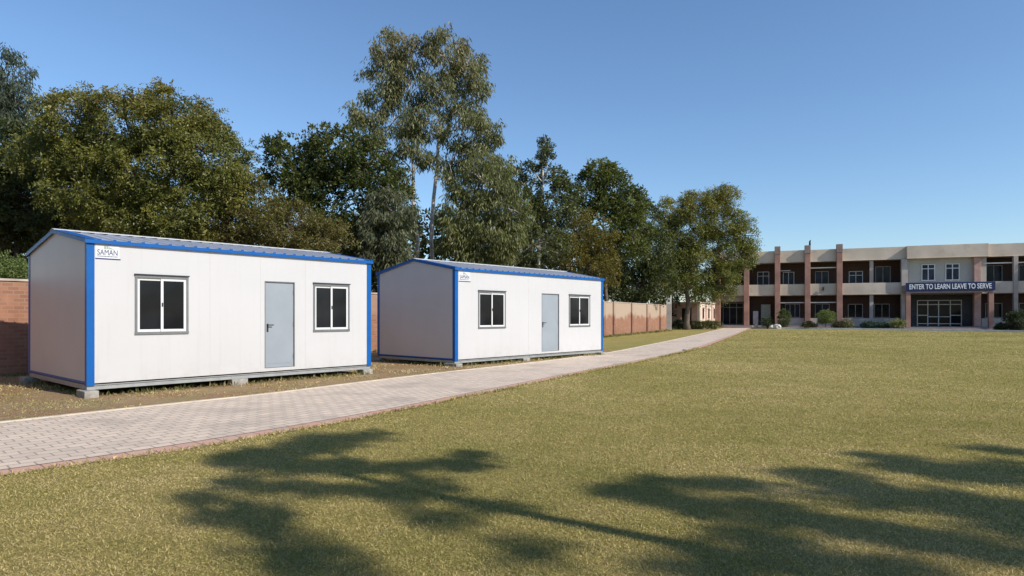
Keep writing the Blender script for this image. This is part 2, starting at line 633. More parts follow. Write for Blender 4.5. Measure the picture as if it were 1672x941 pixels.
def tree(name, label, base_px, Y, ells, pal, fork_py, r0, mode='broad', bark='bark', trunks=None, twig=0.5, group='trees behind the brick wall', twig_r=0.02, cat='tree', **kw):
    bx = (base_px - 836) / F * Y
    t = thing(name, label, cat, (bx, Y, 0), 0, group)
    es = [E(*e) for e in ells]
    cr, Q = foliage('crown', es, pal, t, mode, **kw)
    fk = at(base_px, fork_py, Y)
    if trunks:
        trunks = [((at(a, HOR, y)[0], y, -0.1), tuple(at(b, fy, y)), rr) for a, b, fy, y, rr in trunks]
    limbs(t, (bx, Y, -0.1), es, Q, r0, fk, M[bark], trunks, twig, twig_r)
    return t


# ------------------------------------------------------------------ ground, lawn, path
def spline(pts, n):
    P = np.array(pts, float)
    d = np.r_[0, np.cumsum(np.linalg.norm(np.diff(P, axis=0), axis=1))]
    # Catmull-Rom through the points
    out = []
    m = np.gradient(P, d, axis=0)
    for t in np.linspace(0, d[-1], n):
        i = min(np.searchsorted(d, t, side='right') - 1, len(P) - 2)
        h = d[i + 1] - d[i]
        u = (t - d[i]) / h
        out.append((2 * u ** 3 - 3 * u ** 2 + 1) * P[i] + (u ** 3 - 2 * u ** 2 + u) * h * m[i] + (-2 * u ** 3 + 3 * u ** 2) * P[i + 1] + (u ** 3 - u ** 2) * h * m[i + 1])
    return np.array(out)


left_px = [(0, 692.6), (200, 670.5), (420, 647), (621, 622), (700, 612.5), (860, 594.5), (980, 579), (1060, 564), (1130, 549), (1183, 536.2)]
right_px = [(0, 778), (209, 747.5), (420, 713), (621, 677), (800, 640.5), (900, 620), (980, 604), (1060, 588), (1122, 574), (1185, 553), (1227, 535.8)]
LP = [gnd(*p) for p in left_px]
RP = [gnd(*p) for p in right_px]


def ext(P, d):
    a = np.array(P[0]) - np.array(P[1])
    a = a / np.linalg.norm(a)
    return [tuple(np.array(P[0]) + a * d)] + P


NS = 160
Lc = spline(ext(LP, 12), NS)
Rc = spline(ext(RP, 12), NS)


def sheet(name, A, B, z, mat, nv=1, uvscale=True):
    "ribbon between two station lists, UV = (metres along, metres across)"
    n = len(A)
    mid = (A + B) / 2
    s = np.r_[0, np.cumsum(np.linalg.norm(np.diff(mid, axis=0), axis=1))]
    me = bpy.data.meshes.new(name)
    v = [(x, y, z) for x, y in A] + [(x, y, z) for x, y in B]
    f = [(i, n + i, n + i + 1, i + 1) for i in range(n - 1)]
    me.from_pydata(v, [], f)
    wd = np.linalg.norm(A - B, axis=1).mean()
    lay = me.uv_layers.new(name='UVMap')
    for p in me.polygons:
        for li in p.loop_indices:
            vi = me.loops[li].vertex_index
            lay.data[li].uv = (s[vi % n], wd if vi < n else 0)
    me.materials.append(mat)
    o = bpy.data.objects.new(name, me)
    COL.objects.link(o)
    return struct(o)


def poly(name, pts, z, mat):
    me = bpy.data.meshes.new(name)
    me.from_pydata([(x, y, z) for x, y in pts], [], [tuple(range(len(pts)))])
    if me.polygons[0].normal.z < 0:
        me.flip_normals()
    me.materials.append(mat)
    o = bpy.data.objects.new(name, me)
    COL.objects.link(o)
    return struct(o)


poly('ground', [(-900, -400), (900, -400), (900, 1200), (-900, 1200)], 0, M['soil'])
acr = (Rc - Lc) / np.linalg.norm(Rc - Lc, axis=1, keepdims=True)
wob = np.array([0.035 * math.sin(i * 1.7) + 0.03 * math.sin(i * 0.53 + 1) for i in range(NS)]).reshape(-1, 1)
sheet('path', Lc, Rc - acr * 0.25, 0.016, M['paver'])
sheet('path_border', Rc - acr * 0.25, Rc + acr * (0.06 + wob), 0.012, M['red_paver'])
mb = MB()
for i in range(NS - 1):
    a0, a1 = Lc[i], Lc[i + 1]
    b0, b1 = a0 - acr[i] * 0.09, a1 - acr[i + 1] * 0.09
    mb.quadbox([(*b0, -0.05), (*a0, -0.05), (*a1, -0.05), (*b1, -0.05), (*b0, 0.03), (*a0, 0.03), (*a1, 0.03), (*b1, 0.03)])
struct(mb.build('path_kerb', M['edge_pale'], uv=False))

# lawn: right of the path, up to the kerb of the planting bed
kerb_px = [(1236, 536.9), (1300, 537.6), (1340, 538.2), (1440, 539.4), (1550, 541.0), (1672, 543.2), (1800, 546)]
KP = [gnd(*p) for p in kerb_px]
lawn_pts = [tuple(p) for p in Rc] + KP + [(120, 45), (120, -60), (-30, -60)]
poly('lawn', lawn_pts, 0.004, M['lawn'])
# grassy verge between wall and path, beyond the cabins
verge = [tuple(p - a * 0.1) for p, a in zip(Lc, acr) if p[1] > 27] + [(26, 84), (15.2, 84), (14.8, 64), (6.3, 46), (1.0, 38.2), (2.2, 34), (4.2, 30)]
poly('verge_lawn', verge, 0.004, M['lawn'])
KC = spline(KP, 40)
mb = MB()
for i in range(39):
    a0, a1 = KC[i], KC[i + 1]
    nrm = np.array([0.4, 0.9]) * 0.16
    mb.quadbox([(*a0, -0.1), (*a1, -0.1), (*(a1 + nrm), -0.1), (*(a0 + nrm), -0.1), (*a0, 0.19), (*a1, 0.19), (*(a1 + nrm), 0.19), (*(a0 + nrm), 0.19)])
struct(mb.build('bed_kerb', M['kerb'], uv=False))
FA, FD = np.array([33.8, 78.0]), np.array([0.9266, -0.3766])
bed = [tuple(p) for p in KC] + [tuple(FA + FD * 30), tuple(FA + FD * -3.6)]
poly('planting_bed', bed, 0.006, simple('bed_soil', (0.17, 0.12, 0.08), 1, var=0.3, vscale=1.5, bmp=0.5))


# ------------------------------------------------------------------ portable cabins
def portable_cabin(label, loc, yaw, L, W, zb, ze, za, wins, door, sign, ribs, frame_z):
    t = thing('portable_cabin', label, 'cabin', (*loc, 0), yaw)
    # front wall: sandwich panels with fine joints and real openings
    ops = sorted(wins + [door])
    joints = [x for x in np.arange(1.15, L - 0.3, 1.15) if not any(o[0] - 0.05 < x < o[1] + 0.05 for o in ops)]
    cuts = sorted(set([0.05, L - 0.05] + joints + [o[0] for o in ops] + [o[1] for o in ops]))
    m = MB()
    for a, b in zip(cuts, cuts[1:]):
        ga = 0.003 if a in joints else 0
        gb = 0.003 if b in joints else 0
        o = next((o for o in ops if o[0] <= a + 1e-6 and b - 1e-6 <= o[1]), None)
        if o:
            m.box(a, b, 0, 0.06, zb, o[2])
            m.box(a, b, 0, 0.06, o[3], ze)
        else:
            m.box(a + ga, b - gb, 0, 0.06, zb, ze)
    for x in joints:
        m.box(x - 0.004, x + 0.004, 0.003, 0.05, zb + 0.001, ze - 0.001)
    m.build('front_wall', M['panel'], t)
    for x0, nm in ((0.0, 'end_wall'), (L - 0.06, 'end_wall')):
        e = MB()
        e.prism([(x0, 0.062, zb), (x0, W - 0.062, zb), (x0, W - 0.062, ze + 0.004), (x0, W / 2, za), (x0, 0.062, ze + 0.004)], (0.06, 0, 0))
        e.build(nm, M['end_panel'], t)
    MB().box(0.05, L - 0.05, W - 0.06, W, zb, ze).build('back_wall', M['panel'], t)
    MB().box(0.062, L - 0.062, 0.062, W - 0.062, zb - 0.02, zb + 0.03).build('floor', M['dark_gap'], t)
    for px in (0, 1):
        for py in (0, 1):
            p = MB()
            xs = (-0.012, 0.12) if px == 0 else (L - 0.12, L + 0.012)
            xe = (-0.012, 0.0) if px == 0 else (L, L + 0.012)
            ys = (-0.012, 0.0) if py == 0 else (W, W + 0.012)
            ye = (0.0, 0.10) if py == 0 else (W - 0.10, W)
            p.box(xs[0], xs[1], ys[0], ys[1], zb - 0.045, ze + 0.01)
            p.box(xe[0], xe[1], ye[0], ye[1], zb - 0.045, ze + 0.01)
            p.build('corner_post', M['blue'], t)
    # base: dark slot, then the steel channel
    f0, f1 = frame_z
    MB().box(0.03, L - 0.03, 0.03, W - 0.03, f1 - 0.01, zb - 0.022).build('floor_edge', M['dark_gap'], t)
    fr = MB()
    for y0, y1 in ((0.0, 0.06), (W - 0.06, W)):
        fr.box(0, L, y0, y1, f1 - 0.016, f1)
        fr.box(0, L, y0, y1, f0, f0 + 0.016)
        fr.box(0, L, y0 + 0.02, y1 - 0.02, f0 + 0.016, f1 - 0.016)
    for x0, x1 in ((-0.001, 0.06), (L - 0.06, L + 0.001)):
        fr.box(x0, x1, 0.061, W - 0.061, f0 + 0.001, f1 - 0.001)
    fr.build('base_frame', M['frame_steel'], t)
    b = MB()
    b.box(-0.01, 0.0, 0.1, W - 0.1, zb - 0.012, zb + 0.03)
    b.build('bottom_trim', M['blue'], t)
    # roof: two pitched sheets with raised ribs
    sl = (za - ze) / (W / 2)
    oh = 0.035
    zr = za + 0.045
    ze_o = zr - (W / 2 + oh) * sl
    rf = MB()
    for sgn in (0, 1):
        yf = -oh if sgn == 0 else W + oh
        rf.prism([(-0.03, yf, ze_o), (-0.03, W / 2, zr), (-0.03, W / 2, zr - 0.025), (-0.03, yf, ze_o - 0.025)], (L + 0.06, 0, 0))
        n = int((L - 0.35) / ribs)
        for i in range(n + 1):
            x = 0.2 + i * (L - 0.4) / n
            y0, z0, y1, z1 = yf, ze_o, W / 2, zr
            rf.quadbox([(x - 0.03, y0, z0), (x + 0.03, y0, z0), (x + 0.03, y1, z1), (x - 0.03, y1, z1),
                        (x - 0.013, y0, z0 + 0.028), (x + 0.013, y0, z0 + 0.028), (x + 0.013, y1, z1 + 0.028), (x - 0.013, y1, z1 + 0.028)])
    rf.build('roof', M['roof'], t)
    rc = MB()
    rc.prism([(-0.055, W / 2 - 0.15, zr - 0.15 * sl + 0.034), (-0.055, W / 2, zr + 0.042), (-0.055, W / 2 + 0.15, zr - 0.15 * sl + 0.034),
              (-0.055, W / 2 + 0.15, zr - 0.15 * sl + 0.026), (-0.055, W / 2, zr + 0.032), (-0.055, W / 2 - 0.15, zr - 0.15 * sl + 0.026)], (L + 0.11, 0, 0))
    rc.build('ridge_cap', M['white'], t)
    fa = MB()
    for sgn in (0, 1):
        y0, y1 = (-oh - 0.02, -oh - 0.002) if sgn == 0 else (W + oh + 0.002, W + oh + 0.02)
        fa.box(-0.032, L + 0.032, y0, y1, ze_o - 0.066, ze_o + 0.004)
        n = int((L - 0.35) / ribs)
        for i in range(n + 1):
            x = 0.2 + i * (L - 0.4) / n
            fa.box(x - 0.026, x + 0.026, y0, y1, ze_o + 0.004, ze_o + 0.03)
        yy = (y1, 0.0) if sgn == 0 else (W, y0)
        fa.box(-0.02, L + 0.02, yy[0], yy[1], ze_o - 0.066, ze_o - 0.058)
    fa.build('fascia', M['blue'], t)
    for x0, x1, xt0, xt1 in ((-0.048, -0.032, -0.048, 0.17), (L + 0.032, L + 0.048, L - 0.17, L + 0.048)):
        rk = MB()
        for sgn in (0, 1):
            yf = -oh - 0.02 if sgn == 0 else W + oh + 0.02
            zf = zr - (W / 2 + oh + 0.02) * sl
            rk.prism([(x0, yf, zf + 0.012), (x0, W / 2, zr + 0.012), (x0, W / 2, zr - 0.06), (x0, yf, zf - 0.06)], (x1 - x0, 0, 0))
            rk.prism([(xt0, yf, zf + 0.03), (xt0, W / 2, zr + 0.03), (xt0, W / 2, zr + 0.018), (xt0, yf, zf + 0.018)], (xt1 - xt0, 0, 0))
        rk.build('gable_trim', M['blue'], t)
    for a0, a1, z0, z1 in wins:
        w_ = MB()
        g = 0.036
        w_.box(a0 - 0.008, a0 + g, -0.018, 0.05, z0, z1)
        w_.box(a1 - g, a1 + 0.008, -0.018, 0.05, z0, z1)
        w_.box(a0 - 0.008, a1 + 0.008, -0.02, 0.05, z1 - 0.055, z1 - 0.004)
        w_.box(a0 - 0.012, a1 + 0.012, -0.026, 0.05, z0 - 0.01, z0 + 0.042)
        wo = w_.build('window', M['alu'], t)
        MB().box(a0 - 0.02, a1 + 0.02, -0.045, 0.03, z1 - 0.002, z1 + 0.02).build('shade_drip_rail', M['dark_gap'], wo)  # drip rail coloured dark to stand for shade at the window head
        mid = (a0 + a1) / 2
        for s0, s1, yy in ((a0 + g, mid + 0.03, 0.012), (mid - 0.03, a1 - g, -0.006)):
            sa = MB()
            q = 0.05
            zz0, zz1 = z0 + 0.042, z1 - 0.055
            sa.box(s0, s0 + q, yy, yy + 0.017, zz0, zz1)
            sa.box(s1 - q, s1, yy, yy + 0.017, zz0, zz1)
            sa.box(s0 + q, s1 - q, yy, yy + 0.017, zz0, zz0 + q)
            sa.box(s0 + q, s1 - q, yy, yy + 0.017, zz1 - q, zz1)
            sa.build('sash', M['white'], wo)
            MB().box(s0 + q - 0.004, s1 - q + 0.004, yy + 0.006, yy + 0.011, zz0 + q - 0.004, zz1 - q + 0.004).build('pane', M['pane'], wo)
        MB().box(mid - 0.012, mid + 0.012, -0.016, -0.006, (z0 + z1) / 2 - 0.04, (z0 + z1) / 2 + 0.04).build('latch', M['black'], wo)
    a0, a1, z0, z1 = door
    d = MB()
    d.box(a0 + 0.02, a1 - 0.02, 0.02, 0.05, z0 + 0.012, z1 - 0.02)
    d.box(a0 + 0.07, a1 - 0.07, 0.014, 0.021, z0 + 0.10, z0 + 0.112)
    do = d.build('door', M['door'], t)
    df = MB()
    df.box(a0, a0 + 0.02, -0.004, 0.055, z0, z1)
    df.box(a1 - 0.02, a1, -0.012, 0.055, z0, z1)
    df.box(a0 + 0.02, a1 - 0.02, -0.012, 0.055, z1 - 0.02, z1)
    df.box(a0 + 0.02, a1 - 0.02, -0.004, 0.055, z0, z0 + 0.012)
    df.build('door_frame', M['alu'], do)
    zh = (z0 + z1) / 2 - 0.03
    h = MB()
    h.box(a0 + 0.06, a0 + 0.10, 0.008, 0.0195, zh - 0.14, zh + 0.05)
    h.box(a0 + 0.07, a0 + 0.09, -0.04, 0.008, zh + 0.01, zh + 0.03)
    h.box(a0 + 0.07, a0 + 0.20, -0.055, -0.04, zh + 0.008, zh + 0.032)
    h.build('handle', M['black'], do, bevel=0.004)
    for hz in (z0 + 0.25, (z0 + z1) / 2, z1 - 0.25):
        MB().tube([(a1 - 0.022, 0.012, hz - 0.05), (a1 - 0.022, 0.012, hz + 0.05)], [0.012] * 2, 8).build('hinge', M['alu'], do, uv=False)
    s0, s1, y0, y1 = sign
    sg = MB().box(s0, s1, -0.006, -0.001, y0, y1).build('sign_plate', M['white'], t)
    wd, hh = s1 - s0, y1 - y0
    text_mesh('SAMAN', 'lettering', M['navy'], sg, wd * 0.84, hh * 0.40, (s0 + wd * 0.08, -0.0062, y0 + hh * 0.29), (R(90), 0, 0), 0.0, 0.003)
    em = MB()
    em.box(s0 + wd * 0.36, s0 + wd * 0.44, -0.009, -0.006, y0 + hh * 0.74, y0 + hh * 0.95)
    em.box(s0 + wd * 0.46, s0 + wd * 0.53, -0.009, -0.006, y0 + hh * 0.74, y0 + hh * 0.95)
    em.prism([(s0 + wd * 0.55, -0.006, y0 + hh * 0.74), (s0 + wd * 0.78, -0.006, y0 + hh * 0.74), (s0 + wd * 0.55, -0.006, y0 + hh * 0.9)], (0, -0.003, 0))
    em.build('emblem', M['emblem'], sg)
    ul = MB()
    ul.box(s0, s1 + 0.02, -0.009, -0.006, y0 - 0.004, y0 + hh * 0.06)
    x = s0 + wd * 0.08
    while x < s0 + wd * 0.9:
        k = random.uniform(0.012, 0.03)
        ul.box(x, min(x + k, s0 + wd * 0.92), -0.0085, -0.006, y0 + hh * 0.17, y0 + hh * 0.225)
        x += k + 0.008
    ul.build('underline', M['navy'], sg)
    return t


C1 = ((-8.053, 12.153), 0.854, 6.525, 4.244, 0.256, 2.954, 3.303)
C2 = ((-1.72, 19.36), 0.845, 7.994, 3.827, 0.214, 2.950, 3.313)
portable_cabin('nearer and larger looking of two white blue-trimmed portable cabins, at the left beside the path', *C1,
               [(0.83, 1.84, 1.18, 2.365), (4.82, 5.85, 1.16, 2.345)], (3.55, 4.31, 0.33, 2.35), (0.135, 0.545, 2.64, 2.905), 0.25, (0.134, 0.228))
portable_cabin('farther white portable cabin with blue trim, behind the nearer one towards the school', *C2,
               [(1.0, 2.26, 1.15, 2.33), (5.76, 7.1, 1.14, 2.32)], (4.16, 5.15, 0.285, 2.33), (0.15, 0.63, 2.59, 2.885), 0.27, (0.105, 0.186))


def cab_pt(C, a, b):
    (x, y), yaw = C[0], C[1]
    return (x + a * math.cos(yaw) - b * math.sin(yaw), y + a * math.sin(yaw) + b * math.cos(yaw))


def block(C, a, b, sx, sy, h, label, mat='concrete', rz=0.0):
    p = cab_pt(C, a, b)
    o = MB().box(-sx / 2, sx / 2, -sy / 2, sy / 2, -0.03, h).build('concrete_block', M[mat], bevel=0.012)
    o.location = (*p, 0)
    o.rotation_euler = (0, 0, C[1] + rz)
    tag(o, label, 'block', 'blocks under the portable cabins')


block(C1, 0.02, 0.04, 0.24, 0.5, 0.132, 'long grey concrete block under the near corner of the nearer cabin')
block(C1, 2.95, 0.07, 0.36, 0.24, 0.132, 'pale block under the middle of the front of the nearer cabin')
block(C1, 6.4, 0.07, 0.3, 0.28, 0.132, 'pale block under the front corner of the nearer cabin close to its farther end')
block(C1, 0.0, 4.2, 0.3, 0.45, 0.132, 'shaded block under the left rear corner of the nearer cabin')
block(C1, 6.4, 4.15, 0.4, 0.3, 0.132, 'block under the hidden rear corner of the nearer cabin')
block(C2, 0.02, 0.1, 0.26, 0.55, 0.103, 'pale block under the blue near corner post of the farther cabin')
block(C2, 3.3, 0.08, 0.36, 0.26, 0.103, 'thin block under the front middle of the farther cabin')
block(C2, 7.9, 0.03, 0.36, 0.3, 0.103, 'block under the far front corner of the farther cabin next to the path')
block(C2, 0.02, 3.8, 0.34, 0.4, 0.103, 'block under the left rear corner of the farther cabin, in the gap between cabins')
block(C2, 7.9, 3.75, 0.36, 0.4, 0.103, 'block under the hidden rear corner of the farther cabin')

# ------------------------------------------------------------------ brick boundary wall
WP = [np.array(p) for p in ((-21.5, 3.5), (-13.1, 16.4), (-5.94, 27.5), (6.5, 46.0), (15.3, 64.0))]
WH = [2.5, 2.5, 2.53, 2.57, 2.65]
bw = thing('brick_wall', 'long old red brick boundary wall running behind both cabins under the trees', 'wall', (*WP[1], 0))
org = WP[1]
wm, cp = MB(), MB()
for i in range(4):
    a, b = WP[i] - org, WP[i + 1] - org
    d = (b - a) / np.linalg.norm(b - a)
    n = np.array([d[1], -d[0]]) * 0.115
    n2 = n * 1.3
    ha, hb = WH[i] - 0.06, WH[i + 1] - 0.06
    wm.quadbox([(*(a + n), -0.2), (*(b + n), -0.2), (*(b - n), -0.2), (*(a - n), -0.2), (*(a + n), ha), (*(b + n), hb), (*(b - n), hb), (*(a - n), ha)])
    cp.quadbox([(*(a + n2), ha + 0.002), (*(b + n2), hb + 0.002), (*(b - n2), hb + 0.002), (*(a - n2), ha + 0.002),
                (*(a + n2 * 0.8), ha + 0.06), (*(b + n2 * 0.8), hb + 0.06), (*(b - n2 * 0.8), hb + 0.06), (*(a - n2 * 0.8), ha + 0.06)])
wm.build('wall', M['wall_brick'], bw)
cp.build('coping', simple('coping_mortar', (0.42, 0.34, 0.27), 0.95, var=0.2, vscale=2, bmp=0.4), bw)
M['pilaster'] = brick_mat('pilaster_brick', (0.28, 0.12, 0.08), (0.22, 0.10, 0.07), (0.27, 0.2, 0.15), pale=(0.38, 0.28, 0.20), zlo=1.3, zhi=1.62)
for i in range(4):
    a, b = WP[i] - org, WP[i + 1] - org
    ln = np.linalg.norm(b - a)
    d = (b - a) / ln
    n = np.array([d[1], -d[0]])
    for k in np.arange(2.2, ln, 5.0):
        c = a + d * k
        h = WH[i] + 0.02
        q = [c - d * 0.17 + n * 0.118, c - d * 0.17 + n * 0.22, c + d * 0.17 + n * 0.22, c + d * 0.17 + n * 0.118]
        MB().quadbox([(*p, -0.1) for p in q] + [(*p, h) for p in q]).build('pilaster', M['pilaster'], bw)

# ------------------------------------------------------------------ school building
yawF = math.atan2(-0.3766, 0.9266)
sb = thing('school_building', 'long two-storey cream and rose school building with verandas behind the lawn', 'building', (33.8, 78.0, 0), yawF)
S0, S1, DV, DB = -9.0, 33.0, 2.3, 9.0        # extent along the facade, veranda depth, building depth


def part(name, mat, parent=sb, bev=0, *boxes):
    m = MB()
    for b in boxes:
        m.box(*b)
    return m.build(name, M[mat], parent, bevel=bev)


part('plinth', 'plinth', sb, 0, (S0, S1, -0.5, DB, -0.1, 0.35), (S0, S1, -0.85, -0.5, -0.1, 0.18))
part('rear_wall', 'red_brick', sb, 0, (S0, S1, DV, DV + 0.25, 0.35, 3.92), (S0, 12.0, DV, DV + 0.25, 4.26, 7.98), (19.3, S1, DV, DV + 0.25, 4.26, 7.98))
part('back_wall', 'grey_wall', sb, 0, (S0, S1, DB - 0.25, DB, 0.35, 8.0))
part('side_wall', 'band', sb, 0, (S0, S0 + 0.25, DV + 0.26, DB - 0.26, 0.35, 8.0))
part('side_wall', 'band', sb, 0, (S1 - 0.25, S1, DV + 0.26, DB - 0.26, 0.35, 8.0))
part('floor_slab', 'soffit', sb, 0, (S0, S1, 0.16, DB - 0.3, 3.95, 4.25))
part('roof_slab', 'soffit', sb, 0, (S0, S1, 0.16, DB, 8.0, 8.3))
# parapet: plain runs, the projecting middle block, then the run to the right
part('parapet', 'band', sb, 0.02, (S0, 12.2, -0.02, 0.15, 8.06, 9.46), (S0, 12.2, -0.10, 0.15, 8.0, 8.055))
part('parapet', 'band', sb, 0.02, (12.2, 19.9, -0.62, 0.15, 8.06, 9.46), (12.2, 19.9, -0.70, 0.15, 8.0, 8.055))
part('parapet', 'band', sb, 0.02, (19.9, S1, -0.02, 0.15, 8.06, 9.42), (19.9, S1, -0.10, 0.15, 8.0, 8.055))
part('balcony_band', 'band', sb, 0.02, (S0, 11.7, -0.02, 0.15, 4.06, 5.36), (S0, 11.7, -0.09, 0.15, 4.0, 4.055))
part('balcony_band', 'band', sb, 0.02, (19.4, S1, -0.02, 0.15, 4.06, 5.30), (19.4, S1, -0.09, 0.15, 4.0, 4.055))
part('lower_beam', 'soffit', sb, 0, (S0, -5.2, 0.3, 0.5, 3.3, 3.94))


def column(s, wd=0.6, top=9.98, y0=-0.42, y1=0.0, mat='column', cap=True, base=0.35):
    yb = 0.3
    c = MB()
    c.box(s - wd / 2, s + wd / 2, y0, yb, base, top if not cap else 9.0)
    o = c.build('column', M[mat], sb, bevel=0.02)
    if cap:
        MB().box(s - wd / 2 - 0.03, s + wd / 2 + 0.03, y0 - 0.03, yb + 0.03, 9.002, top).build('capital', M['cap'], o, bevel=0.02)
    return o


for s in (-8.35, -4.95, -1.39, 1.95, 5.38):
    column(s)
column(8.75, 0.4, 8.0, 0.17, 0.4, 'dado', False)
column(12.0, 0.6, 8.0, -0.35, 0.4, 'dado', False)
column(18.95, 0.62, 8.0, -0.35, 0.4, 'pink', False)
column(22.45, 0.4, 8.0, -0.2, 0.4, 'dado', False)
column(25.9)
column(29.4)
# dado walls under the ground floor openings
part('dado_wall', 'dado', sb, 0, (-1.05, 1.62, 0.02, 0.15, 0.35, 1.25), (2.28, 5.05, 0.02, 0.15, 0.35, 1.25), (5.71, 11.65, 0.02, 0.15, 0.35, 1.25))
part('dado_wall', 'dado', sb, 0, (19.4, S1, 0.02, 0.15, 0.35, 1.25))
# pale lintel strips and pipes seen in the openings
part('lintel', 'kerb', sb, 0, (-1.08, 1.64, 0.2, 0.3, 3.06, 3.18), (2.26, 5.06, 0.2, 0.3, 3.06, 3.18))
part('lintel', 'kerb', sb, 0, (2.26, 5.06, 0.2, 0.3, 7.22, 7.34))
part('lintel', 'kerb', sb, 0, (19.7, S1, 0.2, 0.3, 7.25, 7.38))
part('tube_light', 'white', sb, 0, (-1.05, 0.1, 1.2, 1.28, 7.05, 7.14))
# partition walls of the verandas
for s in (-4.95, -1.39, 12.1, 19.2):
    part('partition', 'red_brick', sb, 0, (s - 0.1, s + 0.1, 1.3, DV - 0.002, 0.35, 3.94))
part('partition', 'red_brick', sb, 0, (-5.05, -4.85, 0.9, DV - 0.002, 4.26, 7.99))
part('partition', 'grey_wall', sb, 0, (12.2, 12.4, 0.45, DV + 2, 4.26, 7.99))


def window(s0, s1, z0, z1, y, frame='white', pane='pane', n=2, transom=None, t=0.07):
    m = MB()
    m.box(s0, s0 + t, y - 0.08, y - 0.002, z0, z1)
    m.box(s1 - t, s1, y - 0.08, y - 0.002, z0, z1)
    m.box(s0 + t, s1 - t, y - 0.08, y - 0.002, z1 - t, z1)
    m.box(s0 - 0.05, s1 + 0.05, y - 0.12, y - 0.002, z0 - 0.03, z0 + t)
    for i in range(1, n):
        x = s0 + (s1 - s0) * i / n
        m.box(x - t / 2, x + t / 2, y - 0.078, y - 0.004, z0 + t, z1 - t)
    if transom:
        m.box(s0 + t, s1 - t, y - 0.083, y - 0.006, transom - t / 2, transom + t / 2)
    o = m.build('window', M[frame], sb)
    MB().box(s0 + t / 2, s1 - t / 2, y - 0.03, y - 0.015, z0 + t / 2, z1 - t / 2).build('pane', M[pane], o)
    return o


window(-3.75, -2.35, 5.0, 7.1, DV, transom=6.55, pane='pane_blue')
window(-0.75, 0.55, 5.0, 7.0, DV, pane='pane_blue')
window(2.9, 4.4, 5.0, 7.0, DV, 'dado', 'pane_blue')
window(6.6, 8.1, 5.0, 6.9, DV, pane='pane_blue', transom=6.4)
window(9.4, 11.0, 5.0, 7.4, DV, 'dado', 'pane_blue')
window(20.3, 21.9, 5.0, 7.2, DV, 'dado', 'pane_blue')
window(23.4, 25.0, 5.0, 7.2, DV, 'dado', 'pane_blue')
window(26.6, 28.4, 5.0, 7.2, DV, 'dado', 'pane_blue')
window(-0.5, 1.2, 1.3, 3.0, DV, 'dado', 'pane_blue', 3)
window(2.9, 4.5, 1.3, 3.0, DV, 'dado', 'pane_blue')
window(6.5, 8.1, 1.3, 2.95, DV, 'dado', 'pane', 2)
window(9.3, 10.9, 1.3, 2.95, DV, 'dado', 'pane', 2)
window(20.3, 21.9, 1.3, 2.95, DV, 'dado', 'pane', 2)
window(23.4, 25.0, 1.3, 2.95, DV, 'dado', 'pane', 2)
window(-7.9, -5.4, 0.4, 3.2, DV, 'alu', 'pane', 3, 2.6)
# upper wall of the middle block with its two white windows
part('front_wall', 'grey_wall', sb, 0, (12.3, 18.64, 0.2, 0.44, 4.3, 8.0), (19.26, 19.9, 0.2, 0.44, 4.3, 8.0))
window(13.74, 15.06, 5.5, 7.38, 0.2, 'white', 'pane_blue', 2, 6.86, 0.09)
window(16.04, 17.4, 5.5, 7.38, 0.2, 'white', 'pane_blue', 2, 6.86, 0.09)
# ground floor door with pale curtain
d = part('door', 'curtain', sb, 0, (-3.3, -2.2, DV - 0.06, DV - 0.004, 0.36, 2.95))
part('door_frame', 'red_brick', d, 0, (-3.42, -3.3, DV - 0.1, DV - 0.004, 0.36, 3.05), (-2.2, -2.08, DV - 0.1, DV - 0.004, 0.36, 3.05))
# entrance: dark cladding and white glazed screen
part('entrance_wall', 'slate', sb, 0, (12.2, 19.1, DV - 0.5, DV - 0.003, 0.35, 3.94))
eg = MB()
ye = DV - 0.5
t_ = 0.09
for s in (13.62, 14.66, 15.72, 16.86, 17.92):
    eg.box(s - t_ / 2, s + t_ / 2, ye - 0.12, ye - 0.003, 0.36, 3.33)
for z in (0.62, 2.82, 3.29):
    eg.box(13.62, 17.92, ye - 0.116, ye - 0.006, z - t_ / 2, z + t_ / 2)
for z, a, b in ((1.42, 14.66, 16.86), (1.58, 13.62, 14.66), (1.58, 16.86, 17.92)):
    eg.box(a, b, ye - 0.112, ye - 0.008, z - t_ / 2, z + t_ / 2)
ent = eg.build('entrance_screen', M['white'], sb)
MB().box(13.64, 17.9, ye - 0.05, ye - 0.03, 0.38, 3.28).build('pane', M['pane'], ent)
# portico: canopy, two columns, long sign, steps
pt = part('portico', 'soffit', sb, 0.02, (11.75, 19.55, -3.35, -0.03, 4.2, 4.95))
for s in (11.85, 19.4):
    part('portico_column', 'column', pt, 0.02, (s - 0.22, s + 0.22, -3.42, -2.95, 0.25, 4.195))
part('portico_edge', 'plinth', pt, 0, (11.6, 19.7, -3.46, -3.36, 4.0, 4.18))
part('portico_floor', 'plinth', pt, 0.02, (11.4, 19.9, -3.6, -0.86, -0.05, 0.25), (11.0, 20.3, -3.95, -3.6, -0.05, 0.12))
sn = part('sign_board', 'signblue', sb, 0.01, (11.6, 19.72, -3.56, -3.352, 4.22, 5.14))
text_mesh('ENTER TO LEARN LEAVE TO SERVE', 'lettering', M['letters'], sn, 7.45, 0.56, (11.93, -3.561, 4.41), (R(90), 0, 0), 0.018, 0.02)
# small fittings
part('wall_lamp', 'black', sb, 0.01, (3.55, 3.75, -0.28, -0.025, 4.55, 4.62), (3.57, 3.73, -0.3, -0.16, 4.62, 4.95))
MB().tube([(2.2, -0.1, 9.98), (2.2, -0.1, 10.45), (2.28, -0.1, 10.62)], [0.12, 0.10, 0.05], 8).build('roof_antenna', M['black'], sb, uv=False)  # small antenna on the column top
part('step', 'plinth', sb, 0, (-8.6, -8.0, -1.2, -0.86, -0.05, 0.32))

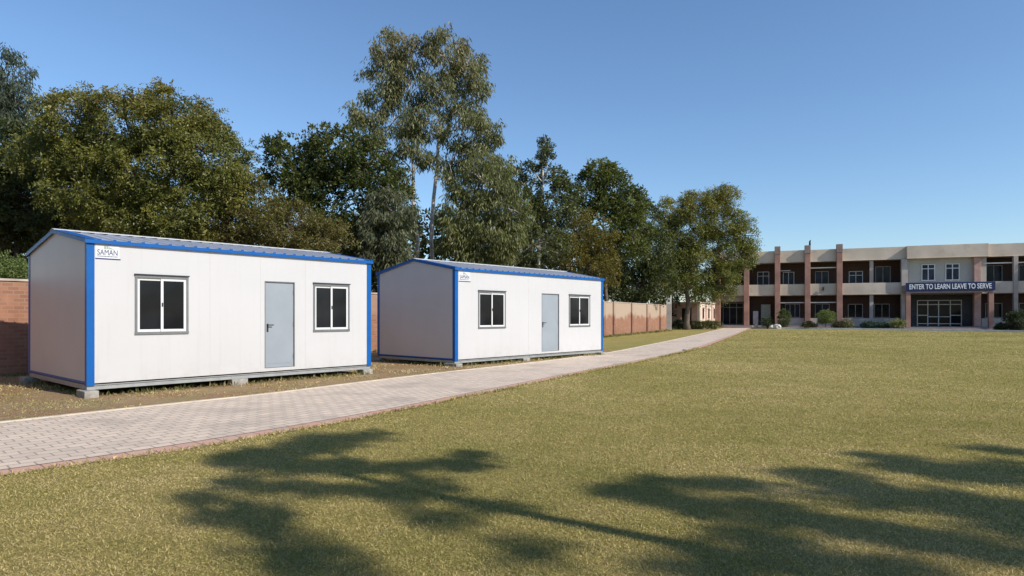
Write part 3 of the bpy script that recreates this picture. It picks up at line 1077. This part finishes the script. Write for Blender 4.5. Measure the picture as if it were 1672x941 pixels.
# ------------------------------------------------------------------ low annex, gate pillar
ax_c = at(1142, HOR, 74)
ang = math.atan2(0.867, 0.4985)
an = thing('annex_building', 'low cream flat-roofed annex with narrow windows, behind the spreading tree', 'building', (ax_c[0], 74, 0), ang)
# local x runs away along the sunlit wall, local y to its left (the shaded front is at x = 0)
AL = 8.4
MB().box(0, AL, 0, 0.25, 0, 3.0).build('wall', M['cream'], an)
a = MB()
a.box(-0.002, 0.25, 0.252, 0.9, 0, 3.0)
a.box(-0.002, 0.25, 0.9, 2.1, 2.4, 3.0)
a.box(-0.002, 0.25, 2.1, 5.4, 0, 3.0)
a.box(0.252, AL, 5.15, 5.4, 0, 3.0)
a.box(AL - 0.25, AL, 0.252, 5.148, 0, 3.0)
a.build('front_wall', M['pink'], an)
MB().box(-0.2, AL + 0.1, -0.12, 5.5, 3.002, 3.14).build('roof', M['cream'], an)
MB().box(1.2, 1.3, 0.3, 5.1, 0, 2.9).build('inner_wall', M['slate'], an)
for s in (1.3, 4.1, 7.0):
    wo = MB().box(s, s + 0.95, -0.03, 0.0 - 0.002, 1.1, 2.5).build('window', M['pink'], an)
    MB().box(s + 0.18, s + 0.77, -0.04, -0.031, 1.22, 2.4).build('pane', M['pane'], wo)
for s in (0.05, 3.0, 6.0):
    MB().box(s, s + 0.3, -0.08, -0.003, 0, 3.0).build('pilaster', M['pink'] if s > 1 else M['cream'], an)

gp_Y = 66.0
gp = thing('gate_pillar', 'tall weathered white pillar with an open square top at the end of the brick wall', 'pillar', (at(1092, HOR, gp_Y)[0], gp_Y, 0), R(-15))
m = MB()
m.box(-0.27, 0.27, -0.2, 0.2, -0.05, 2.75)
m.build('shaft', M['dado'], gp, bevel=0.02)
m = MB()
m.box(-0.27, -0.1, -0.19, 0.19, 2.752, 3.35)
m.box(0.1, 0.27, -0.19, 0.19, 2.752, 3.35)
m.box(-0.1, 0.1, -0.19, 0.19, 2.752, 2.95)
m.box(-0.1, 0.1, -0.19, 0.19, 3.2, 3.35)
m.build('pillar_head', M['whitewash'], gp)
for s in (-0.2, 0.2):
    MB().tube([(s, 0, 3.352), (s, 0, 3.5), (s, 0, 3.7)], [0.07, 0.05, 0.02], 6).build('finial', M['whitewash'], gp, uv=False)

# ------------------------------------------------------------------ trees along the wall
G = dict
tree('tall_tree', 'tall bluish tree cut by the left edge of the photo', -25, 31,
     [(-20, 150, 31, 55, 70, 2), (5, 120, 31, 30, 45, 1.4), (25, 175, 31, 34, 42, 1.6), (-30, 260, 31, 70, 80, 2.2), (10, 240, 31, 40, 50, 2)],
     ((0.045, 0.06, 0.04), (0.075, 0.09, 0.06)), 330, 0.22, 'droop', n_sub=170, per_sub=15, m=9, size=0.22, asp=0.26, rs=(0.3, 0.65))
tree('dark_tree', 'dark leafy tree at the left edge, behind the brick wall', 30, 27.5,
     [(20, 260, 27.5, 75, 60, 2), (-40, 330, 27.5, 80, 80, 2), (60, 330, 27.5, 75, 70, 2), (10, 410, 27.5, 90, 55, 1.6), (110, 400, 27.5, 60, 50, 1.6)],
     ((0.03, 0.042, 0.014), (0.08, 0.09, 0.03)), 400, 0.2, 'broad', n_sub=320, per_sub=15, m=9, size=0.17, rs=(0.35, 0.7))
tree('olive_tree', 'broad olive tree with rusty young leaves on top, behind the nearer cabin', 235, 25,
     [(125, 210, 25, 58, 55, 1.7), (205, 195, 25, 62, 52, 1.8), (285, 200, 25, 62, 52, 1.8), (335, 250, 25, 62, 52, 1.8), (378, 305, 25, 45, 40, 1.4),
      (240, 280, 25, 95, 60, 2.2), (150, 300, 25, 70, 60, 1.8), (220, 350, 25, 70, 45, 1.6), (310, 345, 25, 75, 50, 1.6), (90, 260, 25, 40, 50, 1.4)],
     ((0.06, 0.072, 0.017), (0.185, 0.175, 0.04)), 345, 0.24, 'pinnate', n_sub=330, per_sub=17, m=24, size=0.125, asp=0.40, rs=(0.28, 0.58), young=((0.17, 0.10, 0.022), 0.68), twig=0.7)
tree('scrub_tree', 'brownish fine-leaved scrubby tree right of the olive tree, above the nearer cabin roof', 430, 25.5,
     [(400, 350, 25.5, 70, 52, 1.5), (470, 375, 25.5, 70, 45, 1.5), (525, 395, 25.5, 48, 38, 1.3), (350, 390, 25.5, 60, 40, 1.3)],
     ((0.08, 0.072, 0.02), (0.15, 0.13, 0.04)), 420, 0.12, 'fine', n_sub=270, per_sub=17, m=10, size=0.09, asp=0.5, rs=(0.25, 0.55))
tree('green_bush', 'bright green bush peeping over the wall left of the nearer cabin', 20, 20.5,
     [(15, 450, 20.5, 35, 32, 0.8), (-35, 440, 20.5, 40, 40, 0.8), (35, 462, 20.5, 18, 20, 0.5)],
     ((0.09, 0.125, 0.035), (0.14, 0.17, 0.05)), 470, 0.06, 'pinnate', n_sub=60, per_sub=12, m=20, size=0.08, rs=(0.2, 0.4), cat='bush')
tree('round_dark_tree', 'round dark green tree left of the tall eucalyptus', 540, 33,
     [(490, 275, 33, 52, 58, 1.8), (518, 262, 33, 42, 50, 1.7), (545, 258, 33, 58, 48, 1.9), (600, 270, 33, 52, 55, 1.8), (630, 310, 33, 38, 48, 1.5), (500, 330, 33, 55, 45, 1.7), (570, 335, 33, 75, 62, 2), (620, 385, 33, 50, 50, 1.6), (545, 390, 33, 55, 40, 1.6), (455, 260, 33, 24, 30, 1)],
     ((0.026, 0.038, 0.011), (0.095, 0.108, 0.028)), 400, 0.24, 'broad', n_sub=290, per_sub=15, m=9, size=0.19, rs=(0.4, 0.75), young=((0.10, 0.075, 0.02), 0.75))
tree('tall_eucalyptus', 'tallest tree, an airy eucalyptus with two pale slender trunks', 688, 36,
     [(632, 82, 36, 30, 32, 1.1), (672, 88, 36, 36, 36, 1.3), (725, 92, 36, 42, 38, 1.4), (764, 108, 36, 28, 38, 1.2), (618, 138, 36, 34, 34, 1.2), (668, 140, 36, 38, 32, 1.3),
      (722, 148, 36, 36, 32, 1.3), (770, 158, 36, 26, 36, 1.2), (602, 184, 36, 26, 34, 1.1), (645, 195, 36, 36, 30, 1.3), (700, 200, 36, 38, 30, 1.3), (755, 212, 36, 38, 34, 1.3),
      (796, 215, 36, 22, 34, 1), (625, 240, 36, 34, 26, 1.1), (680, 252, 36, 30, 24, 1.1), (738, 262, 36, 34, 26, 1.2), (786, 262, 36, 28, 28, 1.1), (822, 272, 36, 18, 28, 0.8), (590, 205, 36, 14, 25, 0.6), (655, 295, 36, 22, 20, 0.8), (748, 305, 36, 24, 18, 0.8)],
     ((0.085, 0.095, 0.04), (0.18, 0.175, 0.08)), 300, 0.17, 'droop', 'pale_bark', trunks=[(683, 672, 225, 36, 0.13), (692, 716, 215, 36.4, 0.15)],
     twig=0.9, n_sub=350, per_sub=12, m=9, size=0.25, asp=0.25, rs=(0.3, 0.62), young=((0.17, 0.115, 0.045), 0.6), twig_r=0.022)
tree('weeping_sapling', 'low grey-green drooping tree in front of the eucalyptus trunks', 645, 31,
     [(640, 345, 31, 38, 36, 1.1), (620, 385, 31, 34, 34, 1.1), (645, 395, 31, 26, 34, 1.0), (625, 420, 31, 36, 28, 1.1)],
     ((0.06, 0.068, 0.036), (0.12, 0.125, 0.066)), 400, 0.07, 'droop', n_sub=90, per_sub=13, m=9, size=0.22, asp=0.26, rs=(0.25, 0.5))
tree('drooping_eucalyptus', 'olive drooping eucalyptus right of the pale trunks, above the farther cabin', 785, 34,
     [(790, 300, 34, 42, 48, 1.4), (825, 340, 34, 36, 42, 1.3), (760, 350, 34, 42, 40, 1.4), (805, 385, 34, 52, 40, 1.5), (748, 388, 34, 30, 38, 1.3), (785, 410, 34, 55, 30, 1.4)],
     ((0.07, 0.08, 0.026), (0.15, 0.15, 0.055)), 400, 0.13, 'droop', 'pale_bark', n_sub=210, per_sub=13, m=9, size=0.24, asp=0.25, rs=(0.3, 0.6))
tree('pointed_tree', 'tree with a thin pointed leafy top behind the farther cabin', 884, 42,
     [(889, 226, 42, 3, 14, 0.2), (890, 246, 42, 8, 16, 0.4), (893, 268, 42, 15, 26, 0.7), (864, 278, 42, 8, 20, 0.5), (911, 275, 42, 8, 22, 0.5), (925, 300, 42, 8, 18, 0.5), (878, 262, 42, 6, 18, 0.4), (838, 300, 42, 26, 34, 1.2), (850, 350, 42, 42, 50, 1.6), (895, 330, 42, 42, 45, 1.6), (870, 400, 42, 60, 45, 1.8), (925, 330, 42, 22, 40, 1.2)],
     ((0.042, 0.054, 0.022), (0.11, 0.12, 0.045)), 250, 0.12, 'broad', 'pale_bark', twig=0.3, n_sub=320, per_sub=11, m=8, size=0.18, rs=(0.16, 0.6))
tree('dark_broadleaf', 'dark broadleaf tree with lumpy top, left of the gap of sky', 990, 50,
     [(978, 288, 50, 30, 28, 1.3), (1000, 305, 50, 32, 32, 1.4), (960, 318, 50, 28, 36, 1.4), (1018, 340, 50, 32, 32, 1.4), (1040, 328, 50, 14, 20, 0.8), (985, 360, 50, 45, 45, 1.8), (1030, 385, 50, 36, 45, 1.6)],
     ((0.03, 0.044, 0.012), (0.14, 0.15, 0.038)), 400, 0.2, 'broad', n_sub=240, per_sub=13, m=8, size=0.23, rs=(0.45, 0.8))
tree('yellowish_bush', 'yellow-olive fine-leaved bushy tree above the far end of the farther cabin', 955, 47,
     [(950, 385, 47, 42, 45, 1.6), (980, 400, 47, 30, 45, 1.4), (920, 410, 47, 36, 40, 1.5), (960, 435, 47, 50, 35, 1.7), (995, 440, 47, 20, 30, 1)],
     ((0.10, 0.082, 0.018), (0.15, 0.125, 0.03)), 470, 0.14, 'fine', n_sub=200, per_sub=15, m=9, size=0.13, asp=0.5, rs=(0.3, 0.65))
tree('leaning_dark_tree', 'dark tree leaning over the far end of the brick wall', 1050, 60,
     [(1045, 360, 60, 34, 40, 1.6), (1065, 410, 60, 34, 45, 1.8), (1030, 420, 60, 36, 45, 1.8), (1075, 455, 60, 28, 35, 1.6), (1040, 465, 60, 36, 30, 1.8), (1005, 460, 60, 20, 35, 1.2)],
     ((0.03, 0.042, 0.015), (0.09, 0.10, 0.035)), 430, 0.2, 'broad', twig=0.7, n_sub=240, per_sub=12, m=8, size=0.24, rs=(0.45, 0.85))
tree('spreading_tree', 'spreading tree with dark trunk standing before the annex and the school end', 1122, 70,
     [(1105, 345, 70, 32, 24, 2), (1150, 330, 70, 34, 20, 2), (1182, 328, 70, 24, 18, 1.8), (1130, 375, 70, 44, 32, 2.4), (1180, 365, 70, 34, 26, 2.2), (1212, 378, 70, 22, 20, 1.6), (1218, 402, 70, 16, 12, 1.2),
      (1195, 415, 70, 34, 28, 2.2), (1100, 410, 70, 30, 34, 2), (1140, 430, 70, 38, 32, 2.4), (1175, 455, 70, 30, 22, 2), (1125, 458, 70, 26, 18, 1.6), (1093, 440, 70, 24, 32, 1.8), (1085, 375, 70, 20, 34, 1.6), (1150, 478, 70, 20, 12, 1.4), (1184, 478, 70, 12, 8, 0.8)],
     ((0.05, 0.066, 0.018), (0.20, 0.19, 0.045)), 462, 0.34, 'pinnate', n_sub=430, per_sub=12, m=18, size=0.21, asp=0.42, rs=(0.45, 0.8), inner=0.5, young=((0.20, 0.15, 0.03), 0.55), twig=0.85, group=None, twig_r=0.035)

# background wood that closes the view between the crowns
ells = []
for px in np.arange(-180, 1110, 46):
    Yb = float(np.interp(px, [-180, 200, 600, 900, 1110], [33, 33, 41, 58, 80]))
    top = float(np.interp(px, [-180, 60, 200, 430, 600, 800, 1000, 1100], [270, 280, 300, 375, 330, 320, 370, 440]))
    ells.append(E(px + random.uniform(-10, 10), (top + 520) / 2 + random.uniform(-6, 12), Yb + random.uniform(-1, 2), 48, (520 - top) / 2, 2.2))
o, _ = foliage('distant_wood', ells, ((0.022, 0.03, 0.012), (0.05, 0.058, 0.022)), None, 'broad', n_sub=1000, per_sub=9, m=7, size=0.42, rs=(0.6, 1.1), inner=0.3)
o['kind'] = 'stuff'

# trees out of view: shade casters for lawn and school, then added sky blockers
h_tan = math.tan(R(SUN_EL))


def shade_ell(px, py, rx, ry, h):
    "crown mass at height h that shades that spot of the lawn"
    g = gnd(px, py)
    c = np.array([g[0] + S.x / S.z * h, g[1] + S.y / S.z * h, h])
    wx = rx / F * g[1]
    dy = abs(gnd(px, py - ry * 0.9)[1] - gnd(px, py + ry * 0.9)[1]) / 2
    r = max(0.22, 0.75 * min(wx, dy * 1.3))
    return (tuple(c), (max(r, min(wx, 1.3)) * 0.85, max(r * 0.9, min(dy, 1.3)) * 0.85, r * 0.6))


def shade_tree(label, base, fork, r0, blobs, h0, h1, **kw):
    t = thing('shade_tree', label, 'tree', (*base, 0), 0, 'trees outside the view that shade the lawn')
    es = [shade_ell(*b, random.uniform(h0, h1)) for b in blobs]
    cr, Q = foliage('crown', es, ((0.03, 0.045, 0.014), (0.07, 0.085, 0.026)), t, 'broad', **kw)
    limbs(t, (*base, -0.1), es, Q, r0, fork, M['bark'], None, 0.9, 0.014)
    return t


blobsA = [(430, 745, 75, 22), (520, 725, 70, 22), (480, 765, 70, 18), (560, 760, 55, 16), (400, 790, 50, 16), (330, 815, 45, 14), (420, 835, 60, 16), (450, 870, 45, 16), (500, 910, 60, 22), (540, 940, 40, 18),
          (660, 765, 45, 12), (740, 760, 50, 13), (775, 748, 26, 10), (590, 800, 50, 9), (640, 812, 40, 8), (790, 825, 30, 9), (370, 760, 45, 14), (600, 712, 30, 10), (480, 800, 60, 14), (380, 840, 60, 18), (440, 905, 50, 18), (690, 790, 60, 10), (850, 900, 50, 10), (720, 850, 45, 9)]
shade_tree('sparse tree to the right behind the viewer shading the grass by the path', (6.4, 0.2), (3.6, 2.7, 4.6), 0.12, blobsA, 5.4, 7.2, n_sub=430, per_sub=4, m=8, size=0.095, rs=(0.10, 0.26), inner=0.2)
blobsB = [(1020, 800, 60, 13), (1090, 818, 60, 12), (1160, 835, 50, 12), (1210, 795, 60, 9), (1330, 776, 60, 9), (1380, 790, 40, 9), (1440, 748, 40, 8), (1500, 765, 70, 12), (1590, 775, 80, 18), (1640, 738, 45, 7), (1680, 770, 60, 24),
          (1420, 815, 80, 18), (1540, 820, 90, 28), (1650, 840, 70, 36), (1290, 850, 70, 14), (1370, 860, 70, 18), (1480, 880, 90, 26), (1600, 900, 90, 36), (1230, 885, 60, 14), (1190, 915, 70, 16), (1330, 925, 60, 14), (1440, 935, 80, 18), (1160, 935, 60, 14), (1250, 830, 40, 9), (1720, 880, 60, 60), (1100, 790, 40, 8)]
shade_tree('dense tree to the far right behind the viewer shading the near right lawn', (12.6, -1.2), (11.0, 0.2, 4.2), 0.24, blobsB, 5.0, 7.6, n_sub=620, per_sub=4, m=8, size=0.105, rs=(0.10, 0.28), inner=0.2)
for bx, by, lab in ((-6.0, -11.0, 'added dense round tree blocking sky light, straight behind the viewer'), (3.0, -10.0, 'added dense round tree blocking sky light behind the viewer, nearer the sparse shading tree'), (11.0, -11.5, 'added dense round tree blocking sky light behind the viewer, nearer the dense shading tree'), (20.0, -9.0, 'added dense round tree blocking sky light behind the viewer, farthest to the right')):  # added out of view to cut sky light on the near lawn
    t = thing('shade_tree', lab, 'tree', (bx, by, 0), 0, 'trees outside the view that shade the lawn')
    es = [((bx, by, 6.0), (4.3, 3.2, 3.2)), ((bx, by - 1, 3.4), (4.3, 2.6, 2.2))]
    cr, Q = foliage('crown', es, ((0.03, 0.045, 0.014), (0.07, 0.085, 0.026)), t, 'broad', n_sub=130, per_sub=11, m=7, size=0.4, rs=(0.5, 0.9), inner=0.4)
    limbs(t, (bx, by, -0.1), es, Q, 0.25, (bx, by, 3.6), M['bark'], None, 0.2)
st = thing('shade_tree', 'leafy tree right of the view shading the right end of the school', 'tree', (60.5, 64.0, 0), 0, 'trees outside the view that shade the lawn')
es = [((60.5, 64.0, 8.0), (3.2, 3.2, 3.4)), ((62.5, 62.5, 6.0), (2.6, 2.6, 2.6)), ((59.0, 65.0, 6.0), (2.4, 2.4, 2.4)), ((61.5, 63.5, 10.8), (2.0, 2.0, 1.8))]
cr, Q = foliage('crown', es, ((0.03, 0.045, 0.014), (0.07, 0.085, 0.026)), st, 'broad', n_sub=160, per_sub=12, m=8, size=0.34, rs=(0.5, 0.9), inner=0.3)
limbs(st, (60.5, 64.0, -0.1), es, Q, 0.25, (60.5, 64.0, 4.5), M['bark'], None, 0.4)


for bx, by, hh, rr, lab in ((-19.0, 13.6, 11, 3.6, 'added sky-blocking tree outside the view, just past the left edge along the wall'), (-23.5, 7.0, 12, 4.0, 'added sky-blocking tree outside the view, second past the left edge along the wall'),
                            (-27.0, 0.5, 12, 4.2, 'added sky-blocking tree outside the view, level with the viewer on the left'), (-24.0, -8.0, 12, 4.5, 'added sky-blocking tree outside the view, behind the viewer on the left'), (-15.0, -15.0, 12, 4.5, 'added sky-blocking tree outside the view, farthest behind the viewer on the left')):
    t = thing('sky_block_tree', lab, 'tree', (bx, by, 0), 0, 'added sky-blocking trees outside the view along the left side')  # added unseen trees that keep sky light off the cabin end walls
    es = [((bx, by, hh * 0.62), (rr, rr, hh * 0.27)), ((bx + 0.6, by - 0.8, hh * 0.36), (rr * 0.9, rr * 0.9, hh * 0.22)), ((bx - 0.5, by + 0.5, hh * 0.86), (rr * 0.6, rr * 0.6, hh * 0.16))]
    cr, Q = foliage('crown', es, ((0.03, 0.042, 0.014), (0.06, 0.072, 0.025)), t, 'broad', n_sub=150, per_sub=12, m=7, size=0.36, rs=(0.5, 0.9), inner=0.4)
    limbs(t, (bx, by, -0.1), es, Q, 0.25, (bx, by, hh * 0.4), M['bark'], None, 0.2)

# ------------------------------------------------------------------ planting in front of the school
def bush(name, label, px, py_top, py_bot, Y, rx, pal, mode='fine', stem_py=None, n_sub=40, per_sub=12, m=8, size=0.1, asp=0.5, grp='shrubs along the school front', cat='shrub'):
    c = at(px, (py_top + py_bot) / 2, Y)
    x = c[0]
    t = thing(name, label, cat, (x, Y, 0), 0, grp)
    k = Y / F
    ez = (tuple(c), (rx * k, rx * k * 0.9, (py_bot - py_top) / 2 * k))
    foliage('foliage', [ez], pal, t, mode, n_sub=n_sub, per_sub=per_sub, m=m, size=size, asp=asp, rs=(0.14, 0.3), inner=0.45)
    st = MB()
    z0 = c[2]
    st.tube([(0, 0, -0.05), (0.03, 0.02, z0 * 0.5), (0, 0, z0)], [0.07, 0.06, 0.04], 6)
    for q in range(5):
        aa = q * 1.26
        st.tube([(0, 0, z0 * 0.6), (math.cos(aa) * rx * k * 0.6, math.sin(aa) * rx * k * 0.6, z0 * 1.1)], [0.035, 0.015], 5)
    st.build('stem', M['bark'], t, uv=False, fix=False)
    return t


DKG = ((0.03, 0.042, 0.018), (0.055, 0.07, 0.025))
bush('dark_shrub', 'dark purplish-green shrub next to the white rocks', 1253, 519, 534, 75, 10, DKG)
bush('upright_shrub', 'upright shrub half dark half bright green before the second rose column', 1280, 505, 535, 74.5, 9.5, ((0.05, 0.06, 0.025), (0.10, 0.13, 0.04)), n_sub=60)
bush('ball_topiary', 'ball-clipped green topiary on a dark stem before the fourth opening', 1348, 507, 529, 72.5, 15, ((0.09, 0.12, 0.035), (0.15, 0.18, 0.06)), n_sub=80)
bush('low_shrub', 'low reddish-green shrub left of the topiary', 1321, 526, 536, 73, 13, ((0.06, 0.05, 0.025), (0.09, 0.10, 0.03)), n_sub=40)
bush('low_shrub', 'low dark shrub between topiary and rose column', 1372, 526, 536, 72, 12, ((0.05, 0.045, 0.025), (0.08, 0.08, 0.03)), n_sub=40)
bush('spiky_plant', 'spiky brownish plant just right of the last tall rose column', 1383, 518, 536, 72, 7, ((0.13, 0.10, 0.05), (0.14, 0.14, 0.06)), 'droop', size=0.3, asp=0.15, n_sub=18, per_sub=6, m=6)
bush('clipped_shrub', 'dark teal clipped shrub, left one of the pair before the dado wall', 1418, 526, 537.5, 70.5, 10, ((0.03, 0.055, 0.05), (0.05, 0.085, 0.06)), n_sub=50)
bush('clipped_shrub', 'dark teal clipped shrub, right one of the pair before the dado wall', 1439, 526, 538, 70, 12, ((0.03, 0.055, 0.055), (0.05, 0.085, 0.06)), n_sub=50)
bush('pale_shrub', 'pale yellowish-green rounded shrub left of the portico', 1466, 521, 537, 68.8, 12, ((0.14, 0.15, 0.06), (0.22, 0.22, 0.11)), n_sub=55)
bush('shaded_bush', 'large dark rounded bush at the right edge of the photo', 1660, 507, 541, 62.5, 17, ((0.022, 0.032, 0.014), (0.045, 0.055, 0.02)), n_sub=110, m=9)
bush('edging_shrub', 'small dark shrub at the foot of the right portico column', 1635, 528, 541, 63.5, 9, ((0.02, 0.03, 0.012), (0.05, 0.06, 0.02)), n_sub=35)
hd = thing('clipped_hedge', 'clipped green hedge with brown left half before the annex', 'hedge', (at(1154, HOR, 72)[0], 72, 0))
hx = at(1154, HOR, 72)[0]
foliage('foliage', [((hx + dx, 72 + 0.1 * dx, 0.5), (0.75, 0.6, 0.42)) for dx in (-1.5, -0.7, 0.1, 0.9)], ((0.06, 0.065, 0.022), (0.11, 0.11, 0.03)), hd, 'fine', n_sub=110, per_sub=12, m=8, size=0.11, rs=(0.15, 0.3), inner=0.5)
hs = MB()
for dx in (-1.5, -0.7, 0.1, 0.9):
    hs.tube([(dx, 0.1 * dx, -0.05), (dx, 0.1 * dx, 0.6)], [0.06, 0.03], 5)
hs.build('stem', M['bark'], hd, uv=False, fix=False)
bush('dark_hedge_bush', 'dark low bush left of the spreading tree trunk', 1108, 524, 538, 71, 11, DKG, n_sub=50)


def rock(name, px, Y, r, label, mat='stone', sq=0.6, grp=None, cat='rock'):
    import bmesh
    bm = bmesh.new()
    bmesh.ops.create_icosphere(bm, subdivisions=3, radius=1)
    sd_ = random.uniform(0, 50)
    from mathutils import noise as mn
    for v in bm.verts:
        v.co *= 1 + 0.28 * mn.noise(v.co * 1.6 + Vector((sd_, 0, 0)))
        v.co = Vector((v.co.x * r * 1.25, v.co.y * r, v.co.z * r * sq + r * sq * 0.6))
    me = bpy.data.meshes.new(name)
    bm.to_mesh(me)
    bm.free()
    me.materials.append(M[mat])
    o = bpy.data.objects.new(name, me)
    COL.objects.link(o)
    o.location = (at(px, HOR, Y)[0], Y, 0)
    o.rotation_euler = (0, 0, random.uniform(0, 3))
    return tag(o, label, cat, grp)


rock('garden_rock', 1261, 74.6, 0.34, 'bright white rock beside the dark purplish shrub, the left of two', 'whitewash', 0.8, 'white rocks in the bed')
rock('garden_rock', 1269, 74.2, 0.38, 'bright white rock beside the upright shrub, the right of two', 'whitewash', 0.9, 'white rocks in the bed')
rock('marker_stone', 1229, 76.3, 0.16, 'small pale marker stone where path and lawn meet, nearer the path', 'stone', 1.3, 'marker stones at the path end')
rock('marker_stone', 1234, 75.8, 0.19, 'small upright stone at the lawn corner, just right of the other one', 'dado', 1.7, 'marker stones at the path end')
rock('pot_stone', 1629, 64, 0.2, 'pale round stone by the right portico column', 'stone', 0.9)
rock('loose_stone', 1118, 28.2, 0.10, 'small dark stone lying on the edge of the path', 'concrete', 0.5)
cb = thing('service_cabinet', 'slim grey cabinet standing in the veranda left of the pale curtained door', 'cabinet', (*(FA + FD * -3.9 + np.array([0.3766, 0.9266]) * 0.5), 0.35), yawF)
MB().box(-0.3, 0.3, -0.2, 0.2, 0.06, 1.75).build('body', M['cabinet'], cb, bevel=0.01)
MB().box(-0.28, 0.28, -0.22, -0.202, 0.1, 1.71).build('door', M['cabinet'], cb)
MB().box(-0.26, 0.26, -0.18, 0.18, 0.0, 0.058).build('base', M['black'], cb)
MB().box(0.18, 0.21, -0.24, -0.222, 0.85, 1.0).build('handle', M['black'], cb)


# ------------------------------------------------------------------ grass
def inside(poly_, pts):
    x, y = pts[:, 0], pts[:, 1]
    r = np.zeros(len(pts), bool)
    n = len(poly_)
    for i in range(n):
        x0, y0 = poly_[i]
        x1, y1 = poly_[(i + 1) % n]
        if y0 == y1:
            continue
        c = ((y0 > y) != (y1 > y)) & (x < (x1 - x0) * (y - y0) / (y1 - y0) + x0)
        r ^= c
    return r


def vnoise(pts, cell):
    "smooth value noise over the ground, 0..1"
    g = rng.random((97, 97))
    q = pts / cell
    i = np.floor(q).astype(int)
    f = q - i
    f = f * f * (3 - 2 * f)
    a, b = i % 97, (i + 1) % 97
    return ((g[a[:, 0], a[:, 1]] * (1 - f[:, 0]) + g[b[:, 0], a[:, 1]] * f[:, 0]) * (1 - f[:, 1])
            + (g[a[:, 0], b[:, 1]] * (1 - f[:, 0]) + g[b[:, 0], b[:, 1]] * f[:, 0]) * f[:, 1])


def blades(name, pts, hgt, wid, pal, mat, lean=0.8, z=0.004):
    n = len(pts)
    P = np.c_[pts, np.full(n, z)]
    an = rng.uniform(0, 2 * math.pi, n)
    D = np.c_[np.cos(an) * lean * rng.random(n) * 1.4, np.sin(an) * lean * rng.random(n) * 1.4, np.ones(n) * 0.7]
    t = rng.random((n, 1))
    pl = [np.array(p) for p in pal]
    pat = np.clip(0.5 + 2.3 * (0.45 * vnoise(pts, 3.1) + 0.3 * vnoise(pts, 1.0) + 0.25 * vnoise(pts, 0.33) - 0.5), -0.2, 1.2).reshape(-1, 1)
    t = np.clip(0.48 * t + 0.52 * pat, 0, 1)
    col = np.where(t < 0.5, pl[0] * (1 - 2 * t) + pl[1] * 2 * t, pl[1] * (2 - 2 * t) + pl[2] * (2 * t - 1)) * rng.uniform(0.45, 1.5, (n, 1))
    o = leaf_object(name, P, D, hgt * rng.uniform(0.5, 1.3, n), wid * rng.uniform(0.7, 1.3, n), col, mat, None, 0.05)
    o['kind'] = 'stuff'
    return o


lawn_in = [tuple(p + a_ * 0.01) for p, a_ in zip(Rc, acr)] + KP + [(120, 45), (120, -60), (-30, -60)]


def scatter(n, y0, y1, power, spread=0.86):
    "points seen ahead of the viewer, denser close by"
    u = rng.random(n)
    y = (y0 ** power + u * (y1 ** power - y0 ** power)) ** (1 / power)
    x = rng.uniform(-spread, spread, n) * y
    return np.c_[x, y]


pts = scatter(1900000, 3.3, 66, 0.3, 1.25)
pts = pts[inside(lawn_in, pts)]
sz = 0.027 + 0.0004 * pts[:, 1]
blades('lawn_grass', pts, sz, 0.0019 + 0.00042 * pts[:, 1], ((0.27, 0.25, 0.085), (0.42, 0.345, 0.135), (0.62, 0.485, 0.28)), M['blade'], 1.7)
# tufts along the path border and dry grass by the cabins
i = rng.integers(0, NS, 16000)
f_ = rng.random((16000, 1))
j = np.minimum(i + 1, NS - 1)
e = Rc[i] * (1 - f_) + Rc[j] * f_ + acr[i] * (rng.normal(0.06, 0.045, (16000, 1)) + wob[i])
e = e[(e[:, 1] > 4) & (e[:, 1] < 30)]
blades('border_grass', e, 0.05 + 0.001 * e[:, 1], 0.006 + 0.0007 * e[:, 1], ((0.24, 0.23, 0.07), (0.40, 0.33, 0.12), (0.56, 0.44, 0.24)), M['blade'], 1.1)
strip = [tuple(p - a_ * 0.12) for p, a_ in zip(Lc, acr) if p[1] < 26] + [cab_pt(C2, 7.9, 0.1), cab_pt(C2, 0.0, 0.1), cab_pt(C2, 0, 3.8), (-5.6, 27), (-12.9, 16.2), (-21, 3.5)]
pts = scatter(120000, 5, 27, 0.6)
keep = inside(strip, pts)
c1 = [cab_pt(C1, 0.1, 0.05), cab_pt(C1, 6.4, 0.05), cab_pt(C1, 6.4, 4.2), cab_pt(C1, 0.1, 4.2)]
keep &= ~inside(c1, pts)
nz = np.sin(pts[:, 0] * 2.3 + 1.3 * np.sin(pts[:, 1] * 1.9)) + np.sin(pts[:, 1] * 3.1 + pts[:, 0]) + 0.6 * np.sin(pts[:, 0] * 7 - pts[:, 1] * 5)
keep &= rng.random(len(pts)) < np.clip(0.35 + 0.5 * nz, 0.0, 1)
pts = pts[keep]
blades('dry_grass', pts, 0.04 + 0.0012 * pts[:, 1], 0.004 + 0.0008 * pts[:, 1], ((0.27, 0.25, 0.08), (0.47, 0.36, 0.17), (0.58, 0.45, 0.25)), M['blade'], 1.2)
# weeds at the foot of the wall, the pillar and the cabins
wv = []
for k in range(1, 4):
    f_ = rng.random((2600, 1))
    n_ = WP[k + 1] - WP[k]
    n_ = np.array([n_[1], -n_[0]]) / np.linalg.norm(n_)
    wv.append(WP[k] * (1 - f_) + WP[k + 1] * f_ + n_ * (0.15 + np.abs(rng.normal(0, 0.25, (2600, 1)))))
for C in (C1, C2):
    for q in range(700):
        wv.append(np.array([cab_pt(C, rng.uniform(0, C[2]), rng.normal(-0.05, 0.08)) if q % 3 else cab_pt(C, rng.normal(-0.05, 0.08), rng.uniform(0, C[3]))]))
wv = np.concatenate(wv)
blades('weeds', wv, 0.08 + 0.002 * wv[:, 1], 0.006 + 0.0008 * wv[:, 1], ((0.09, 0.12, 0.03), (0.22, 0.2, 0.07), (0.36, 0.28, 0.14)), M['blade'], 0.8)
